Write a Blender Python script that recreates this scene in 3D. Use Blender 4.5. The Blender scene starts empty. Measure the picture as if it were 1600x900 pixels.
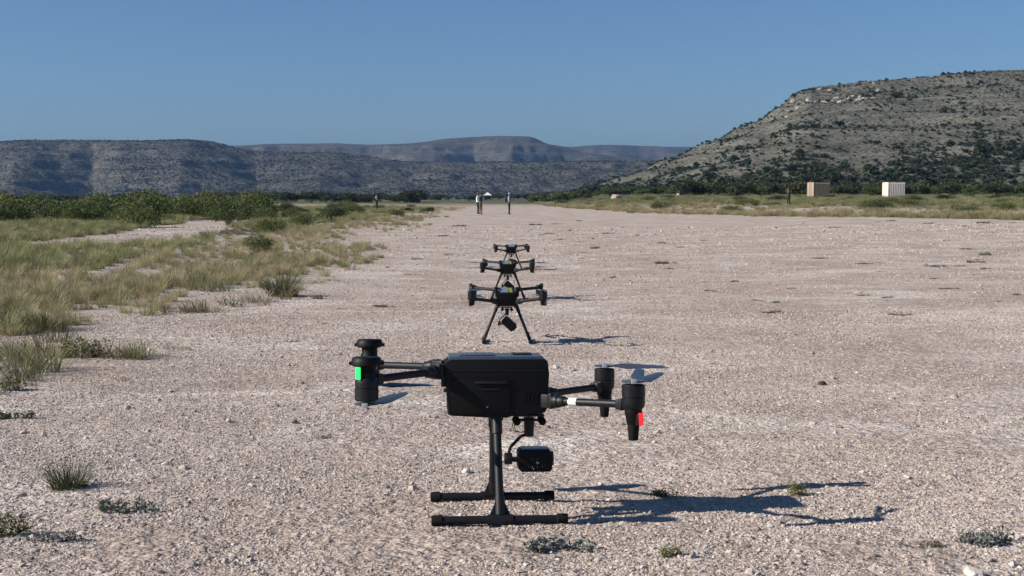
import bpy, bmesh, math, random
import numpy as np
from mathutils import Vector, Matrix, Euler

R = math.radians
scene = bpy.context.scene
C = scene.collection
rng = np.random.default_rng(11)
random.seed(7)

# ------------------------------------------------------------------ camera
CAM_Z = 1.43
cam_d = bpy.data.cameras.new('camera')
cam = bpy.data.objects.new('camera', cam_d)
C.objects.link(cam)
cam.location = (0, 0, CAM_Z)
cam.rotation_euler = (R(90 - 4.06), 0, 0)
cam_d.lens = 45.0
cam_d.sensor_width = 36.0
cam_d.clip_start = 0.05
cam_d.clip_end = 20000
scene.camera = cam

# ------------------------------------------------------------------ sky, sun, exposure
SUN_EL, SHADOW_AZ = 30.0, 14.0          # shadows fall to +X, turned a little away from the camera
world = bpy.data.worlds.new('World')
scene.world = world
world.use_nodes = True
wn = world.node_tree.nodes
wl = world.node_tree.links
wn.clear()
w_out = wn.new('ShaderNodeOutputWorld')
w_bg = wn.new('ShaderNodeBackground')
w_sky = wn.new('ShaderNodeTexSky')
w_sky.sky_type = 'NISHITA'
w_sky.sun_disc = False
w_sky.sun_elevation = R(SUN_EL)
w_sky.sun_rotation = R(270 - SHADOW_AZ)
w_sky.altitude = 400
w_sky.air_density = 1.0
w_sky.dust_density = 0.0
w_sky.ozone_density = 7.4
w_bg.inputs['Strength'].default_value = 0.064
wl.new(w_sky.outputs[0], w_bg.inputs['Color'])
wl.new(w_bg.outputs[0], w_out.inputs['Surface'])

sun_d = bpy.data.lights.new('sun', 'SUN')
sun_d.energy = 4.9
sun_d.angle = R(0.53)
sun_d.color = (1.0, 0.93, 0.84)
sun = bpy.data.objects.new('sun', sun_d)
C.objects.link(sun)
_ce = math.cos(R(SUN_EL))
sun_dir = Vector((_ce * math.cos(R(SHADOW_AZ)), _ce * math.sin(R(SHADOW_AZ)), -math.sin(R(SUN_EL))))
sun.rotation_euler = sun_dir.to_track_quat('-Z', 'Y').to_euler()
sun.location = (-30, -10, 30)

scene.view_settings.view_transform = 'Standard'
scene.view_settings.look = 'None'
scene.view_settings.exposure = 0.55
scene.view_settings.gamma = 1.0
scene.view_settings.use_curve_mapping = False
scene.cycles.max_bounces = 6
scene.cycles.diffuse_bounces = 2
scene.cycles.volume_bounces = 0
scene.cycles.transparent_max_bounces = 8
scene.cycles.use_denoising = True


# ------------------------------------------------------------------ helpers: tags, materials
def tag(o, label=None, cat=None, group=None, kind=None):
    if label: o['label'] = label
    if cat: o['category'] = cat
    if group: o['group'] = group
    if kind: o['kind'] = kind
    return o


def empty(name, loc=(0, 0, 0), rot=(0, 0, 0), parent=None):
    o = bpy.data.objects.new(name, None)
    o.empty_display_size = 0.1
    C.objects.link(o)
    o.location = loc
    o.rotation_euler = rot
    o.parent = parent
    return o


def new_mat(name):
    m = bpy.data.materials.new(name)
    m.use_nodes = True
    nt = m.node_tree
    return m, nt, nt.nodes['Principled BSDF']


def simple(name, col, rough=0.5, metal=0.0, var=0.12, scale=40.0, emit=0.0, bump=0.0, spec=0.5):
    """principled with a little procedural mottling of the colour and gloss"""
    m, nt, b = new_mat(name)
    N, L = nt.nodes, nt.links
    tc = N.new('ShaderNodeTexCoord')
    nz = N.new('ShaderNodeTexNoise'); nz.inputs['Scale'].default_value = scale; nz.inputs['Detail'].default_value = 4
    L.new(tc.outputs['Object'], nz.inputs['Vector'])
    mx = N.new('ShaderNodeMix'); mx.data_type = 'RGBA'
    mx.inputs[6].default_value = (*[c * (1 - var) for c in col], 1)
    mx.inputs[7].default_value = (*[min(1, c * (1 + var)) for c in col], 1)
    L.new(nz.outputs['Fac'], mx.inputs[0])
    L.new(mx.outputs[2], b.inputs['Base Color'])
    mr = N.new('ShaderNodeMapRange')
    mr.inputs['To Min'].default_value = max(0.03, rough - 0.1); mr.inputs['To Max'].default_value = min(1, rough + 0.1)
    L.new(nz.outputs['Fac'], mr.inputs['Value']); L.new(mr.outputs[0], b.inputs['Roughness'])
    b.inputs['Metallic'].default_value = metal
    b.inputs['Specular IOR Level'].default_value = spec
    if emit:
        b.inputs['Emission Color'].default_value = (*col, 1)
        b.inputs['Emission Strength'].default_value = emit
    if bump:
        bp = N.new('ShaderNodeBump'); bp.inputs['Strength'].default_value = bump; bp.inputs['Distance'].default_value = 0.01
        L.new(nz.outputs['Fac'], bp.inputs['Height']); L.new(bp.outputs[0], b.inputs['Normal'])
    return m


def leaf_mat(name, cols, trans=0.25, rough=0.6):
    """foliage: colour ramps over the per-object random value and a mesh noise, part translucent"""
    m, nt, b = new_mat(name)
    N, L = nt.nodes, nt.links
    oi = N.new('ShaderNodeObjectInfo')
    geo = N.new('ShaderNodeNewGeometry')
    tc = N.new('ShaderNodeTexCoord')
    nz = N.new('ShaderNodeTexNoise'); nz.inputs['Scale'].default_value = 3.0
    L.new(tc.outputs['Object'], nz.inputs['Vector'])
    a1 = N.new('ShaderNodeMath'); a1.operation = 'MULTIPLY_ADD'
    L.new(geo.outputs['Random Per Island'], a1.inputs[0]); a1.inputs[1].default_value = 0.45
    L.new(oi.outputs['Random'], a1.inputs[2])
    a2 = N.new('ShaderNodeMath'); a2.operation = 'MULTIPLY'
    L.new(a1.outputs[0], a2.inputs[0]); a2.inputs[1].default_value = 0.69
    rp = N.new('ShaderNodeValToRGB')
    els = rp.color_ramp.elements
    for i, c in enumerate(cols):
        p = i / (len(cols) - 1)
        e = els[0] if i == 0 else (els[1] if i == len(cols) - 1 else els.new(p))
        e.position = p
        e.color = (*c, 1)
    L.new(a2.outputs[0], rp.inputs[0])
    L.new(rp.outputs[0], b.inputs['Base Color'])
    b.inputs['Roughness'].default_value = rough
    b.inputs['Specular IOR Level'].default_value = 0.25
    tr = N.new('ShaderNodeBsdfTranslucent')
    L.new(rp.outputs[0], tr.inputs['Color'])
    ms = N.new('ShaderNodeMixShader'); ms.inputs[0].default_value = trans
    L.new(b.outputs[0], ms.inputs[1]); L.new(tr.outputs[0], ms.inputs[2])
    L.new(ms.outputs[0], nt.nodes['Material Output'].inputs['Surface'])
    return m


M = {}
M['plastic'] = simple('black_plastic', (0.0028, 0.0028, 0.0034), 0.55, var=0.25, scale=60, spec=0.22)
M['plastic_grey'] = simple('charcoal_plastic', (0.010, 0.010, 0.012), 0.48, var=0.2, scale=60, spec=0.35)
M['cover'] = simple('dark_top_cover', (0.05, 0.06, 0.075), 0.26, var=0.25, scale=30, spec=0.9)
M['carbon'] = simple('carbon_tube', (0.010, 0.010, 0.013), 0.5, var=0.5, scale=180, spec=0.3)
M['rubber'] = simple('black_rubber', (0.008, 0.008, 0.008), 0.8, var=0.3, scale=60, spec=0.2)
M['blade'] = simple('grey_propeller', (0.05, 0.06, 0.075), 0.25, var=0.15, scale=30)
M['motor'] = simple('motor_metal', (0.008, 0.008, 0.010), 0.45, var=0.3, scale=80, spec=0.3)
M['alu'] = simple('brushed_aluminium', (0.35, 0.36, 0.38), 0.4, metal=0.8, var=0.2, scale=80)
M['white_tape'] = simple('white_tape', (0.78, 0.78, 0.74), 0.6, var=0.06, scale=60)
M['mark'] = simple('grey_print', (0.45, 0.46, 0.46), 0.6, var=0.05)
M['led_green'] = simple('green_led', (0.02, 0.85, 0.12), 0.3, emit=0.75, var=0.3, scale=150)
M['led_red'] = simple('red_led', (0.9, 0.02, 0.03), 0.3, emit=0.7, var=0.3, scale=150)
M['led_off'] = simple('smoked_led', (0.05, 0.03, 0.03), 0.3)
M['sticker_grey'] = simple('grey_label', (0.15, 0.19, 0.25), 0.35, var=0.1)
M['sticker_green'] = simple('yellow_green_label', (0.24, 0.27, 0.05), 0.4, var=0.1)
M['wire_grey'] = simple('grey_tube', (0.4, 0.41, 0.42), 0.4, var=0.1)


# ------------------------------------------------------------------ helpers: mesh building
class MB:
    def __init__(s):
        s.bm = bmesh.new()

    def _xf(s, vs, mat):
        for v in vs: v.co = mat @ v.co

    def box(s, c, size, rot=None, bevel=0.0, seg=2):
        r = bmesh.ops.create_cube(s.bm, size=1.0)
        vs = r['verts']
        for v in vs: v.co = Vector((v.co.x * size[0], v.co.y * size[1], v.co.z * size[2]))
        if bevel:
            es = list({e for v in vs for e in v.link_edges})
            g = bmesh.ops.bevel(s.bm, geom=es, offset=bevel, segments=seg, affect='EDGES', profile=0.6)
            vs = list({v for f in g['faces'] for v in f.verts} | {v for v in vs if v.is_valid})
        m = Matrix.Translation(c)
        if rot is not None:
            m = m @ (rot.to_matrix().to_4x4() if hasattr(rot, 'to_matrix') else Euler(rot).to_matrix().to_4x4())
        s._xf(vs, m)
        return s

    def tube(s, p0, p1, r0, r1=None, seg=16, cap=True):
        p0, p1 = Vector(p0), Vector(p1)
        r1 = r0 if r1 is None else r1
        d = p1 - p0
        q = d.to_track_quat('Z', 'Y').to_matrix()
        rings = []
        for p, r in ((p0, r0), (p1, r1)):
            rings.append([s.bm.verts.new(p + q @ Vector((r * math.cos(a), r * math.sin(a), 0)))
                          for a in (2 * math.pi * i / seg for i in range(seg))])
        for i in range(seg):
            j = (i + 1) % seg
            s.bm.faces.new((rings[0][i], rings[0][j], rings[1][j], rings[1][i]))
        if cap:
            s.bm.faces.new(rings[0][::-1]); s.bm.faces.new(rings[1])
        return s

    def lathe(s, prof, origin=(0, 0, 0), axis=(0, 0, 1), seg=24):
        """prof: list of (radius, height) from bottom to top; closed with caps"""
        o = Vector(origin)
        q = Vector(axis).to_track_quat('Z', 'Y').to_matrix()
        rings = []
        for r, h in prof:
            rings.append([s.bm.verts.new(o + q @ Vector((r * math.cos(a), r * math.sin(a), h)))
                          for a in (2 * math.pi * i / seg for i in range(seg))])
        for a, b in zip(rings[:-1], rings[1:]):
            for i in range(seg):
                j = (i + 1) % seg
                s.bm.faces.new((a[i], a[j], b[j], b[i]))
        s.bm.faces.new(rings[0][::-1]); s.bm.faces.new(rings[-1])
        return s

    def path(s, pts, r, seg=8):
        for a, b in zip(pts[:-1], pts[1:]): s.tube(a, b, r, r, seg)
        return s

    def prism(s, poly, y0, y1, bevel=0.0):
        """poly in (x, z), extruded along y"""
        a = [s.bm.verts.new((x, y0, z)) for x, z in poly]
        b = [s.bm.verts.new((x, y1, z)) for x, z in poly]
        n = len(poly)
        fs = [s.bm.faces.new(a), s.bm.faces.new(b[::-1])]
        for i in range(n):
            j = (i + 1) % n
            fs.append(s.bm.faces.new((a[j], a[i], b[i], b[j])))
        if bevel:
            es = list({e for f in fs[:2] for e in f.edges})
            bmesh.ops.bevel(s.bm, geom=es, offset=bevel, segments=2, affect='EDGES', profile=0.6)
        return s

    def quad(s, *pts):
        s.bm.faces.new([s.bm.verts.new(p) for p in pts])
        return s

    def mesh(s, name, mat, smooth=35):
        bmesh.ops.recalc_face_normals(s.bm, faces=s.bm.faces)
        me = bpy.data.meshes.new(name)
        s.bm.to_mesh(me)
        s.bm.free()
        if smooth:
            me.polygons.foreach_set('use_smooth', [True] * len(me.polygons))
            me.set_sharp_from_angle(angle=R(smooth))
        if mat: me.materials.append(mat)
        return me

    def build(s, name, mat, parent=None, smooth=35):
        me = s.mesh(name, M[mat] if isinstance(mat, str) else mat, smooth)
        o = bpy.data.objects.new(name, me)
        C.objects.link(o)
        o.parent = parent
        return o


def np_mesh(name, verts, faces, mat, smooth=False):
    """faces: (n,3) or (n,4) int array"""
    me = bpy.data.meshes.new(name)
    verts = np.asarray(verts, np.float32); faces = np.asarray(faces, np.int32)
    n, k = faces.shape
    me.vertices.add(len(verts)); me.vertices.foreach_set('co', verts.ravel())
    me.loops.add(n * k); me.loops.foreach_set('vertex_index', faces.ravel())
    me.polygons.add(n)
    me.polygons.foreach_set('loop_start', np.arange(0, n * k, k, dtype=np.int32))
    me.polygons.foreach_set('use_smooth', np.full(n, smooth))
    me.update(calc_edges=True)
    if mat: me.materials.append(mat)
    return me


def link(name, me, parent=None):
    o = bpy.data.objects.new(name, me)
    C.objects.link(o)
    o.parent = parent
    return o


def copy_tree(o, parent=None):
    c = o.copy(); C.objects.link(c); c.parent = parent
    for ch in list(o.children): copy_tree(ch, c)
    return c


# ------------------------------------------------------------------ noise
def _hash(ix, iy, seed):
    h = (ix.astype(np.int64) * 374761393 + iy.astype(np.int64) * 668265263 + seed * 974711) & 0xFFFFFFFF
    h = ((h ^ (h >> 13)) * 1274126177) & 0xFFFFFFFF
    h = ((h ^ (h >> 16)) * 2246822519) & 0xFFFFFFFF
    return ((h ^ (h >> 15)) & 0xFFFFFF) / float(0xFFFFFF)


def vnoise(x, y, seed=0):
    x = np.asarray(x, float); y = np.asarray(y, float)
    ix, iy = np.floor(x), np.floor(y)
    fx, fy = x - ix, y - iy
    fx = fx * fx * (3 - 2 * fx); fy = fy * fy * (3 - 2 * fy)
    a, b = _hash(ix, iy, seed), _hash(ix + 1, iy, seed)
    c, d = _hash(ix, iy + 1, seed), _hash(ix + 1, iy + 1, seed)
    return (a + (b - a) * fx) * (1 - fy) + (c + (d - c) * fx) * fy - 0.5


def fbm(x, y, oct=4, seed=0, gain=0.5):
    s, a = 0, 1.0
    for i in range(oct):
        s = s + a * vnoise(x * 2 ** i, y * 2 ** i, seed + i * 17)
        a *= gain
    return s


def sstep(a, b, x):
    t = np.clip((x - a) / (b - a), 0, 1)
    return t * t * (3 - 2 * t)


# ------------------------------------------------------------------ terrain
PROF_Y = np.array([-60, -8, 0, 3.2, 4.0, 6.0, 8.5, 11.1, 15.9, 24.3, 50, 106, 400, 9000.])
PROF_B = np.array([0.77, 0.77, 0.77, 0.960, 1.008, 1.11, 1.21, 1.275, 1.25, 1.37, 1.41, 1.43, 1.43, 1.43])


def base_profile(y):
    s = 0
    for k, w in ((-1, .2), (-.5, .2), (0, .2), (.5, .2), (1, .2)):       # softened corners
        s = s + w * np.interp(y + k * np.clip(y * 0.06, 0.25, 3), PROF_Y, PROF_B)
    return CAM_Z - s


def left_edge(y):
    return np.interp(y, [0, 8, 10, 16, 25, 46, 130, 400], [-2.2, -2.9, -3.1, -3.2, -3.4, -4.5, -5.4, -6])


def right_edge(y):
    return np.interp(y, [0, 50, 64, 82, 110, 200, 400], [60, 33, 26, 17, 10.5, 6, 6])


def gz0(x, y):
    """smooth ground height"""
    x = np.asarray(x, float); y = np.asarray(y, float)
    z = base_profile(y)
    z = z + 0.0068 * np.clip(y - 25, 0, 400) * sstep(4, 30, x)
    z = z + 0.07 * sstep(0.5, 9, left_edge(y) - x) * sstep(5, 25, y)
    z = z + 0.10 * fbm(x / 9, y / 9, 2, 5) * sstep(10, 40, y) * (0.3 + sstep(0, 4, left_edge(y) - x) + sstep(0, 4, x - right_edge(y)))
    return z


def gz(x, y):
    z = gz0(x, y)
    y = np.asarray(y, float)
    near = 1 - sstep(20, 60, y)
    z = z + 0.030 * fbm(np.asarray(x) / 1.7, y / 1.7, 2, 21) * near
    return z


def gz_fine(x, y):
    x = np.asarray(x, float); y = np.asarray(y, float)
    n1 = 1 - sstep(8, 20, y)
    return gz(x, y) + (0.010 * fbm(x / .22, y / .22, 3, 31) + 0.006 * fbm(x / .05, y / .05, 2, 41)) * n1


def G(x, y):
    return float(gz(np.array([x]), np.array([y]))[0])


def soil_mask(x, y):
    """0 = bare gravel, 1 = overgrown soil"""
    le = left_edge(y) - x
    wob = fbm(x / 2.5, y / 4.0, 3, 51)
    m = sstep(-0.2, 2.6, le + 2.6 * wob) * sstep(5, 9, y)
    m = m * (0.35 + 0.65 * sstep(-.22, .08, fbm(x / 3.2, y / 5.5, 3, 55) + .25 * sstep(4, 12, le)))
    re = x - right_edge(y)
    wide = np.interp(y, [60, 80, 100, 125, 200], [22, 21, 21, 13, 3])
    mr = sstep(wide, wide + 5, re + 9.0 * wob + 8 * fbm(x / 14, y / 14, 2, 53)) + 0.55 * sstep(-0.5, 0.5, re + 2 * wob) * (1 - sstep(1.6, 3.2, re + 2 * wob)) \
        + 0.5 * sstep(0, 2, re) * sstep(.12, .3, fbm(x / 6, y / 3, 2, 54))
    m = np.maximum(m, np.clip(mr, 0, 1))
    # dirt track through the grass on the left
    tx = np.interp(y, [20, 30, 38, 50, 70, 120], [-14.5, -13.8, -12.6, -13.2, -16, -22])
    tr = sstep(1.5, 2.6, np.abs(x - tx + 1.0 * wob))
    tr = np.where((y > 18) & (y < 75), tr, 1.0)
    m = m * tr
    far = sstep(230, 300, y)
    return np.clip(np.maximum(m, far), 0, 1)


# ground material
def ground_material():
    m, nt, b = new_mat('gravel_ground')
    N, L = nt.nodes, nt.links
    geo = N.new('ShaderNodeNewGeometry')
    pos = geo.outputs['Position']

    def noise(scale, detail=4, rough=0.55):
        n = N.new('ShaderNodeTexNoise'); n.inputs['Scale'].default_value = scale
        n.inputs['Detail'].default_value = detail; n.inputs['Roughness'].default_value = rough
        L.new(pos, n.inputs['Vector']); return n.outputs['Fac']

    def ramp(fac, stops):
        r = N.new('ShaderNodeValToRGB')
        e = r.color_ramp.elements
        e[0].position, e[0].color = stops[0][0], (*stops[0][1], 1)
        e[1].position, e[1].color = stops[-1][0], (*stops[-1][1], 1)
        for p, c in stops[1:-1]:
            k = e.new(p); k.color = (*c, 1)
        L.new(fac, r.inputs[0]); return r.outputs[0]

    def mix(fac, a, bb, mode='MIX'):
        x = N.new('ShaderNodeMix'); x.data_type = 'RGBA'; x.blend_type = mode
        if isinstance(fac, float): x.inputs[0].default_value = fac
        else: L.new(fac, x.inputs[0])
        for s_, v in ((6, a), (7, bb)):
            if isinstance(v, tuple): x.inputs[s_].default_value = (*v, 1)
            else: L.new(v, x.inputs[s_])
        return x.outputs[2]

    def voro(scale, out='Color', feature='F1'):
        v = N.new('ShaderNodeTexVoronoi'); v.inputs['Scale'].default_value = scale; v.feature = feature
        L.new(pos, v.inputs['Vector']); return v

    patch = ramp(noise(0.55, 5), [(0.32, (0.375, 0.308, 0.260)), (0.5, (0.445, 0.376, 0.325)), (0.60, (0.50, 0.435, 0.385)), (0.70, (0.59, 0.54, 0.49))])
    # pale caliche showing through in streaky patches, and browner compacted fines
    mp = N.new('ShaderNodeMapping'); mp.inputs['Scale'].default_value = (0.45, 0.8, 1.0)
    L.new(pos, mp.inputs['Vector'])
    n2 = N.new('ShaderNodeTexNoise'); n2.inputs['Scale'].default_value = 1.1; n2.inputs['Detail'].default_value = 7; n2.inputs['Roughness'].default_value = 0.62
    n2.inputs['Distortion'].default_value = 0.6
    L.new(mp.outputs[0], n2.inputs['Vector'])
    cal = N.new('ShaderNodeMapRange'); cal.inputs['From Min'].default_value = 0.53; cal.inputs['From Max'].default_value = 0.66; cal.inputs['To Max'].default_value = 0.85
    L.new(n2.outputs['Fac'], cal.inputs['Value'])
    patch = mix(cal.outputs[0], patch, (0.62, 0.575, 0.52))
    fin = N.new('ShaderNodeMapRange'); fin.inputs['From Min'].default_value = 0.44; fin.inputs['From Max'].default_value = 0.32; fin.inputs['To Max'].default_value = 0.55
    L.new(n2.outputs['Fac'], fin.inputs['Value'])
    patch = mix(fin.outputs[0], patch, (0.385, 0.318, 0.268))
    fine = noise(9, 6, 0.7)
    dust = ramp(fine, [(0.35, (0.86, 0.84, 0.82)), (0.65, (1.12, 1.12, 1.12))])
    grav = mix(1.0, patch, dust, 'MULTIPLY')
    # individual pebbles as colour cells, at three sizes
    for sc, amt in ((110.0, 0.65), (38.0, 0.5), (11.0, 0.28)):
        v = voro(sc)
        sep = N.new('ShaderNodeSeparateColor'); L.new(v.outputs['Color'], sep.inputs[0])
        tone = ramp(sep.outputs[0], [(0.0, (0.52, 0.48, 0.46)), (0.25, (0.84, 0.81, 0.79)), (0.7, (1.06, 1.05, 1.04)), (1.0, (1.42, 1.42, 1.42))])
        grav = mix(amt, grav, mix(1.0, grav, tone, 'MULTIPLY'))
    soil = ramp(noise(1.6, 6, 0.65), [(0.3, (0.22, 0.175, 0.13)), (0.5, (0.32, 0.26, 0.20)), (0.68, (0.41, 0.345, 0.28))])
    soil = mix(0.5, soil, mix(1.0, soil, dust, 'MULTIPLY'))
    at = N.new('ShaderNodeAttribute'); at.attribute_name = 'soil'
    col = mix(at.outputs['Fac'], grav, soil)
    fa = N.new('ShaderNodeAttribute'); fa.attribute_name = 'scrub'
    scrub = ramp(noise(0.09, 6, 0.7), [(0.38, (0.035, 0.045, 0.018)), (0.5, (0.09, 0.095, 0.04)), (0.64, (0.22, 0.20, 0.12))])
    col = mix(fa.outputs['Fac'], col, scrub)
    L.new(col, b.inputs['Base Color'])
    b.inputs['Roughness'].default_value = 0.95
    b.inputs['Specular IOR Level'].default_value = 0.15
    # relief
    v1 = voro(70.0); v2 = voro(24.0)
    h = N.new('ShaderNodeMath'); h.operation = 'MULTIPLY_ADD'
    L.new(v2.outputs['Distance'], h.inputs[0]); h.inputs[1].default_value = -0.022
    h2 = N.new('ShaderNodeMath'); h2.operation = 'MULTIPLY'
    L.new(v1.outputs['Distance'], h2.inputs[0]); h2.inputs[1].default_value = -0.010
    L.new(h2.outputs[0], h.inputs[2])
    h3 = N.new('ShaderNodeMath'); h3.operation = 'MULTIPLY_ADD'
    L.new(fine, h3.inputs[0]); h3.inputs[1].default_value = 0.03; L.new(h.outputs[0], h3.inputs[2])
    bp = N.new('ShaderNodeBump'); bp.inputs['Strength'].default_value = 0.6; bp.inputs['Distance'].default_value = 1.0
    L.new(h3.outputs[0], bp.inputs['Height']); L.new(bp.outputs[0], b.inputs['Normal'])
    return m


def build_ground():
    ys = list(np.linspace(-60, -6, 12)) + list(np.linspace(-5, 2.4, 40))
    y = 2.42
    while y < 9000:
        ys.append(y)
        y += max(0.02, 0.008 * y) if y < 45 else 0.03 * y
    ys = np.array(ys)
    t = np.linspace(-1, 1, 521)
    half = 3.2 + 0.55 * np.clip(ys, 0, None) + 0.9 * np.clip(-ys, 0, None)
    X = half[:, None] * t[None, :]
    Y = np.repeat(ys[:, None], len(t), 1)
    Z = gz_fine(X, Y)
    nr, nc = X.shape
    idx = np.arange(nr * nc).reshape(nr, nc)
    F = np.stack([idx[:-1, :-1], idx[:-1, 1:], idx[1:, 1:], idx[1:, :-1]], -1).reshape(-1, 4)
    me = np_mesh('ground', np.stack([X, Y, Z], -1).reshape(-1, 3), F, ground_material(), True)
    a = me.attributes.new('soil', 'FLOAT', 'POINT'); a.data.foreach_set('value', soil_mask(X, Y).ravel().astype(np.float32))
    a = me.attributes.new('scrub', 'FLOAT', 'POINT'); a.data.foreach_set('value', sstep(180, 330, Y).ravel().astype(np.float32))
    o = link('ground', me)
    tag(o, 'pale pinkish gravel runway and scrubby ground around it', kind='structure')


build_ground()


# ------------------------------------------------------------------ scatter (stuff): instances of unlinked source meshes
def scatter(name, pts, rot, scl, idx, meshes, label):
    me = bpy.data.meshes.new(name)
    n = len(pts)
    me.vertices.add(n); me.vertices.foreach_set('co', np.asarray(pts, np.float32).ravel())
    a = me.attributes.new('rot', 'FLOAT_VECTOR', 'POINT'); a.data.foreach_set('vector', np.asarray(rot, np.float32).ravel())
    a = me.attributes.new('scl', 'FLOAT_VECTOR', 'POINT'); a.data.foreach_set('vector', np.asarray(scl, np.float32).ravel())
    a = me.attributes.new('idx', 'INT', 'POINT'); a.data.foreach_set('value', np.asarray(idx, np.int32))
    o = link(name, me)
    ng = bpy.data.node_groups.new(name + '_nodes', 'GeometryNodeTree')
    ng.interface.new_socket('Geometry', in_out='INPUT', socket_type='NodeSocketGeometry')
    ng.interface.new_socket('Geometry', in_out='OUTPUT', socket_type='NodeSocketGeometry')
    N, L = ng.nodes, ng.links
    gi, go = N.new('NodeGroupInput'), N.new('NodeGroupOutput')
    mp = N.new('GeometryNodeMeshToPoints')
    L.new(gi.outputs[0], mp.inputs[0])
    ip = N.new('GeometryNodeInstanceOnPoints')
    L.new(mp.outputs[0], ip.inputs['Points'])
    g2 = N.new('GeometryNodeGeometryToInstance')
    for k, m_ in enumerate(meshes):
        src = bpy.data.objects.new(name + '_source', m_)
        oi = N.new('GeometryNodeObjectInfo'); oi.inputs['Object'].default_value = src
        L.new(oi.outputs['Geometry'], g2.inputs[0])
    L.new(g2.outputs[0], ip.inputs['Instance'])
    ip.inputs['Pick Instance'].default_value = True

    def attr(nm, ty):
        x = N.new('GeometryNodeInputNamedAttribute'); x.data_type = ty; x.inputs['Name'].default_value = nm
        return x.outputs['Attribute']
    L.new(attr('idx', 'INT'), ip.inputs['Instance Index'])
    er = N.new('FunctionNodeEulerToRotation')
    L.new(attr('rot', 'FLOAT_VECTOR'), er.inputs[0]); L.new(er.outputs[0], ip.inputs['Rotation'])
    L.new(attr('scl', 'FLOAT_VECTOR'), ip.inputs['Scale'])
    L.new(ip.outputs[0], go.inputs[0])
    md = o.modifiers.new('scatter', 'NODES'); md.node_group = ng
    return tag(o, label, kind='stuff')


# ------------------------------------------------------------------ vegetation meshes
def grass_mesh(name, mat, n, h, spread, lean, width, seed, droop=0.5):
    r = np.random.default_rng(seed)
    V, F = [], []
    for i in range(n):
        a = r.uniform(0, 2 * math.pi)
        rad = spread * math.sqrt(r.uniform()) * 0.45
        p = np.array([rad * math.cos(a), rad * math.sin(a), -0.01])
        a2 = a + r.normal(0, 0.7)
        ln = lean * (0.25 + r.uniform()) * (0.4 + rad / (spread * .45 + 1e-6))
        hh = h * r.uniform(0.3, 1.1) * (1.25 if r.uniform() < .06 else 1)
        d = np.array([math.cos(a2), math.sin(a2), 0])
        side = np.array([-math.sin(a2 + r.normal(0, .8)), math.cos(a2), 0]); side /= np.linalg.norm(side)
        w = width * r.uniform(0.6, 1.3)
        base = len(V)
        for k, (t, ww) in enumerate(((0, 1.0), (0.4, 0.9), (0.75, 0.6))):
            c = p + d * (ln * hh * t ** (1 + droop)) + np.array([0, 0, hh * t * (1 - 0.18 * ln * t)])
            V += [c - side * w * ww / 2, c + side * w * ww / 2]
        V.append(p + d * (ln * hh * 1.05) + np.array([0, 0, hh * (1 - 0.2 * ln)]))
        for q in ((0, 1, 3), (0, 3, 2), (2, 3, 5), (2, 5, 4), (4, 5, 6)):
            F.append([base + x for x in q])
    return np_mesh(name, V, F, mat)


def leaf_cloud(r, n, lobes, size, flat=0.0, z0=0.02):
    """random small quads through the volume of some ellipsoid lobes (center, radii)"""
    L_ = len(lobes)
    w = np.array([np.prod(l[1]) ** (2 / 3) for l in lobes]); w /= w.sum()
    k = r.choice(L_, n, p=w)
    cen = np.array([l[0] for l in lobes])[k]; rad = np.array([l[1] for l in lobes])[k]
    d = r.normal(size=(n, 3)); d /= np.linalg.norm(d, axis=1)[:, None]
    p = cen + d * rad * (r.uniform(0.25, 1.0, (n, 1)) ** 0.5) * r.uniform(0.85, 1.12, (n, 1))
    p[:, 2] = np.maximum(p[:, 2], z0)
    u = r.normal(size=(n, 3)); u[:, 2] *= (1 - flat); u /= np.linalg.norm(u, axis=1)[:, None]
    v = np.cross(u, r.normal(size=(n, 3))); v /= np.linalg.norm(v, axis=1)[:, None]
    s = size * r.uniform(0.6, 1.4, (n, 1))
    u *= s; v *= s * 0.55
    V = np.stack([p - u, p + v * 1.0, p + u, p - v], 1).reshape(-1, 3)
    F = np.arange(4 * n).reshape(n, 4)
    return V, F


def bush_lobes(r, w, h, n):
    out = []
    for i in range(n):
        a = r.uniform(0, 2 * math.pi); rr = w * 0.33 * math.sqrt(r.uniform())
        hh = h * r.uniform(0.35, 0.78) * (1 - 0.35 * rr / (w * .33))
        s = r.uniform(0.16, 0.30)
        out.append(((rr * math.cos(a), rr * math.sin(a), hh), (w * s, w * s, h * s * r.uniform(0.7, 1.1))))
    return out


def stems_mesh(name, r, n, w, h, rad, mat, fork=True):
    mb = MB()
    for i in range(n):
        a = r.uniform(0, 2 * math.pi); e = w * 0.35 * r.uniform(0.3, 1)
        p0 = Vector((0.03 * w * math.cos(a), 0.03 * w * math.sin(a), -0.05 * h))
        p1 = Vector((e * .4 * math.cos(a), e * .4 * math.sin(a), h * 0.35))
        p2 = Vector((e * math.cos(a + .3), e * math.sin(a + .3), h * r.uniform(.65, .85)))
        mb.tube(p0, p1, rad, rad * .7, 6); mb.tube(p1, p2, rad * .7, rad * .25, 6)
        if fork:
            p3 = p1 + Vector((e * .5 * math.cos(a - 1), e * .5 * math.sin(a - 1), h * .3))
            mb.tube(p1, p3, rad * .5, rad * .2, 5)
    return mb.mesh(name, mat)


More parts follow.
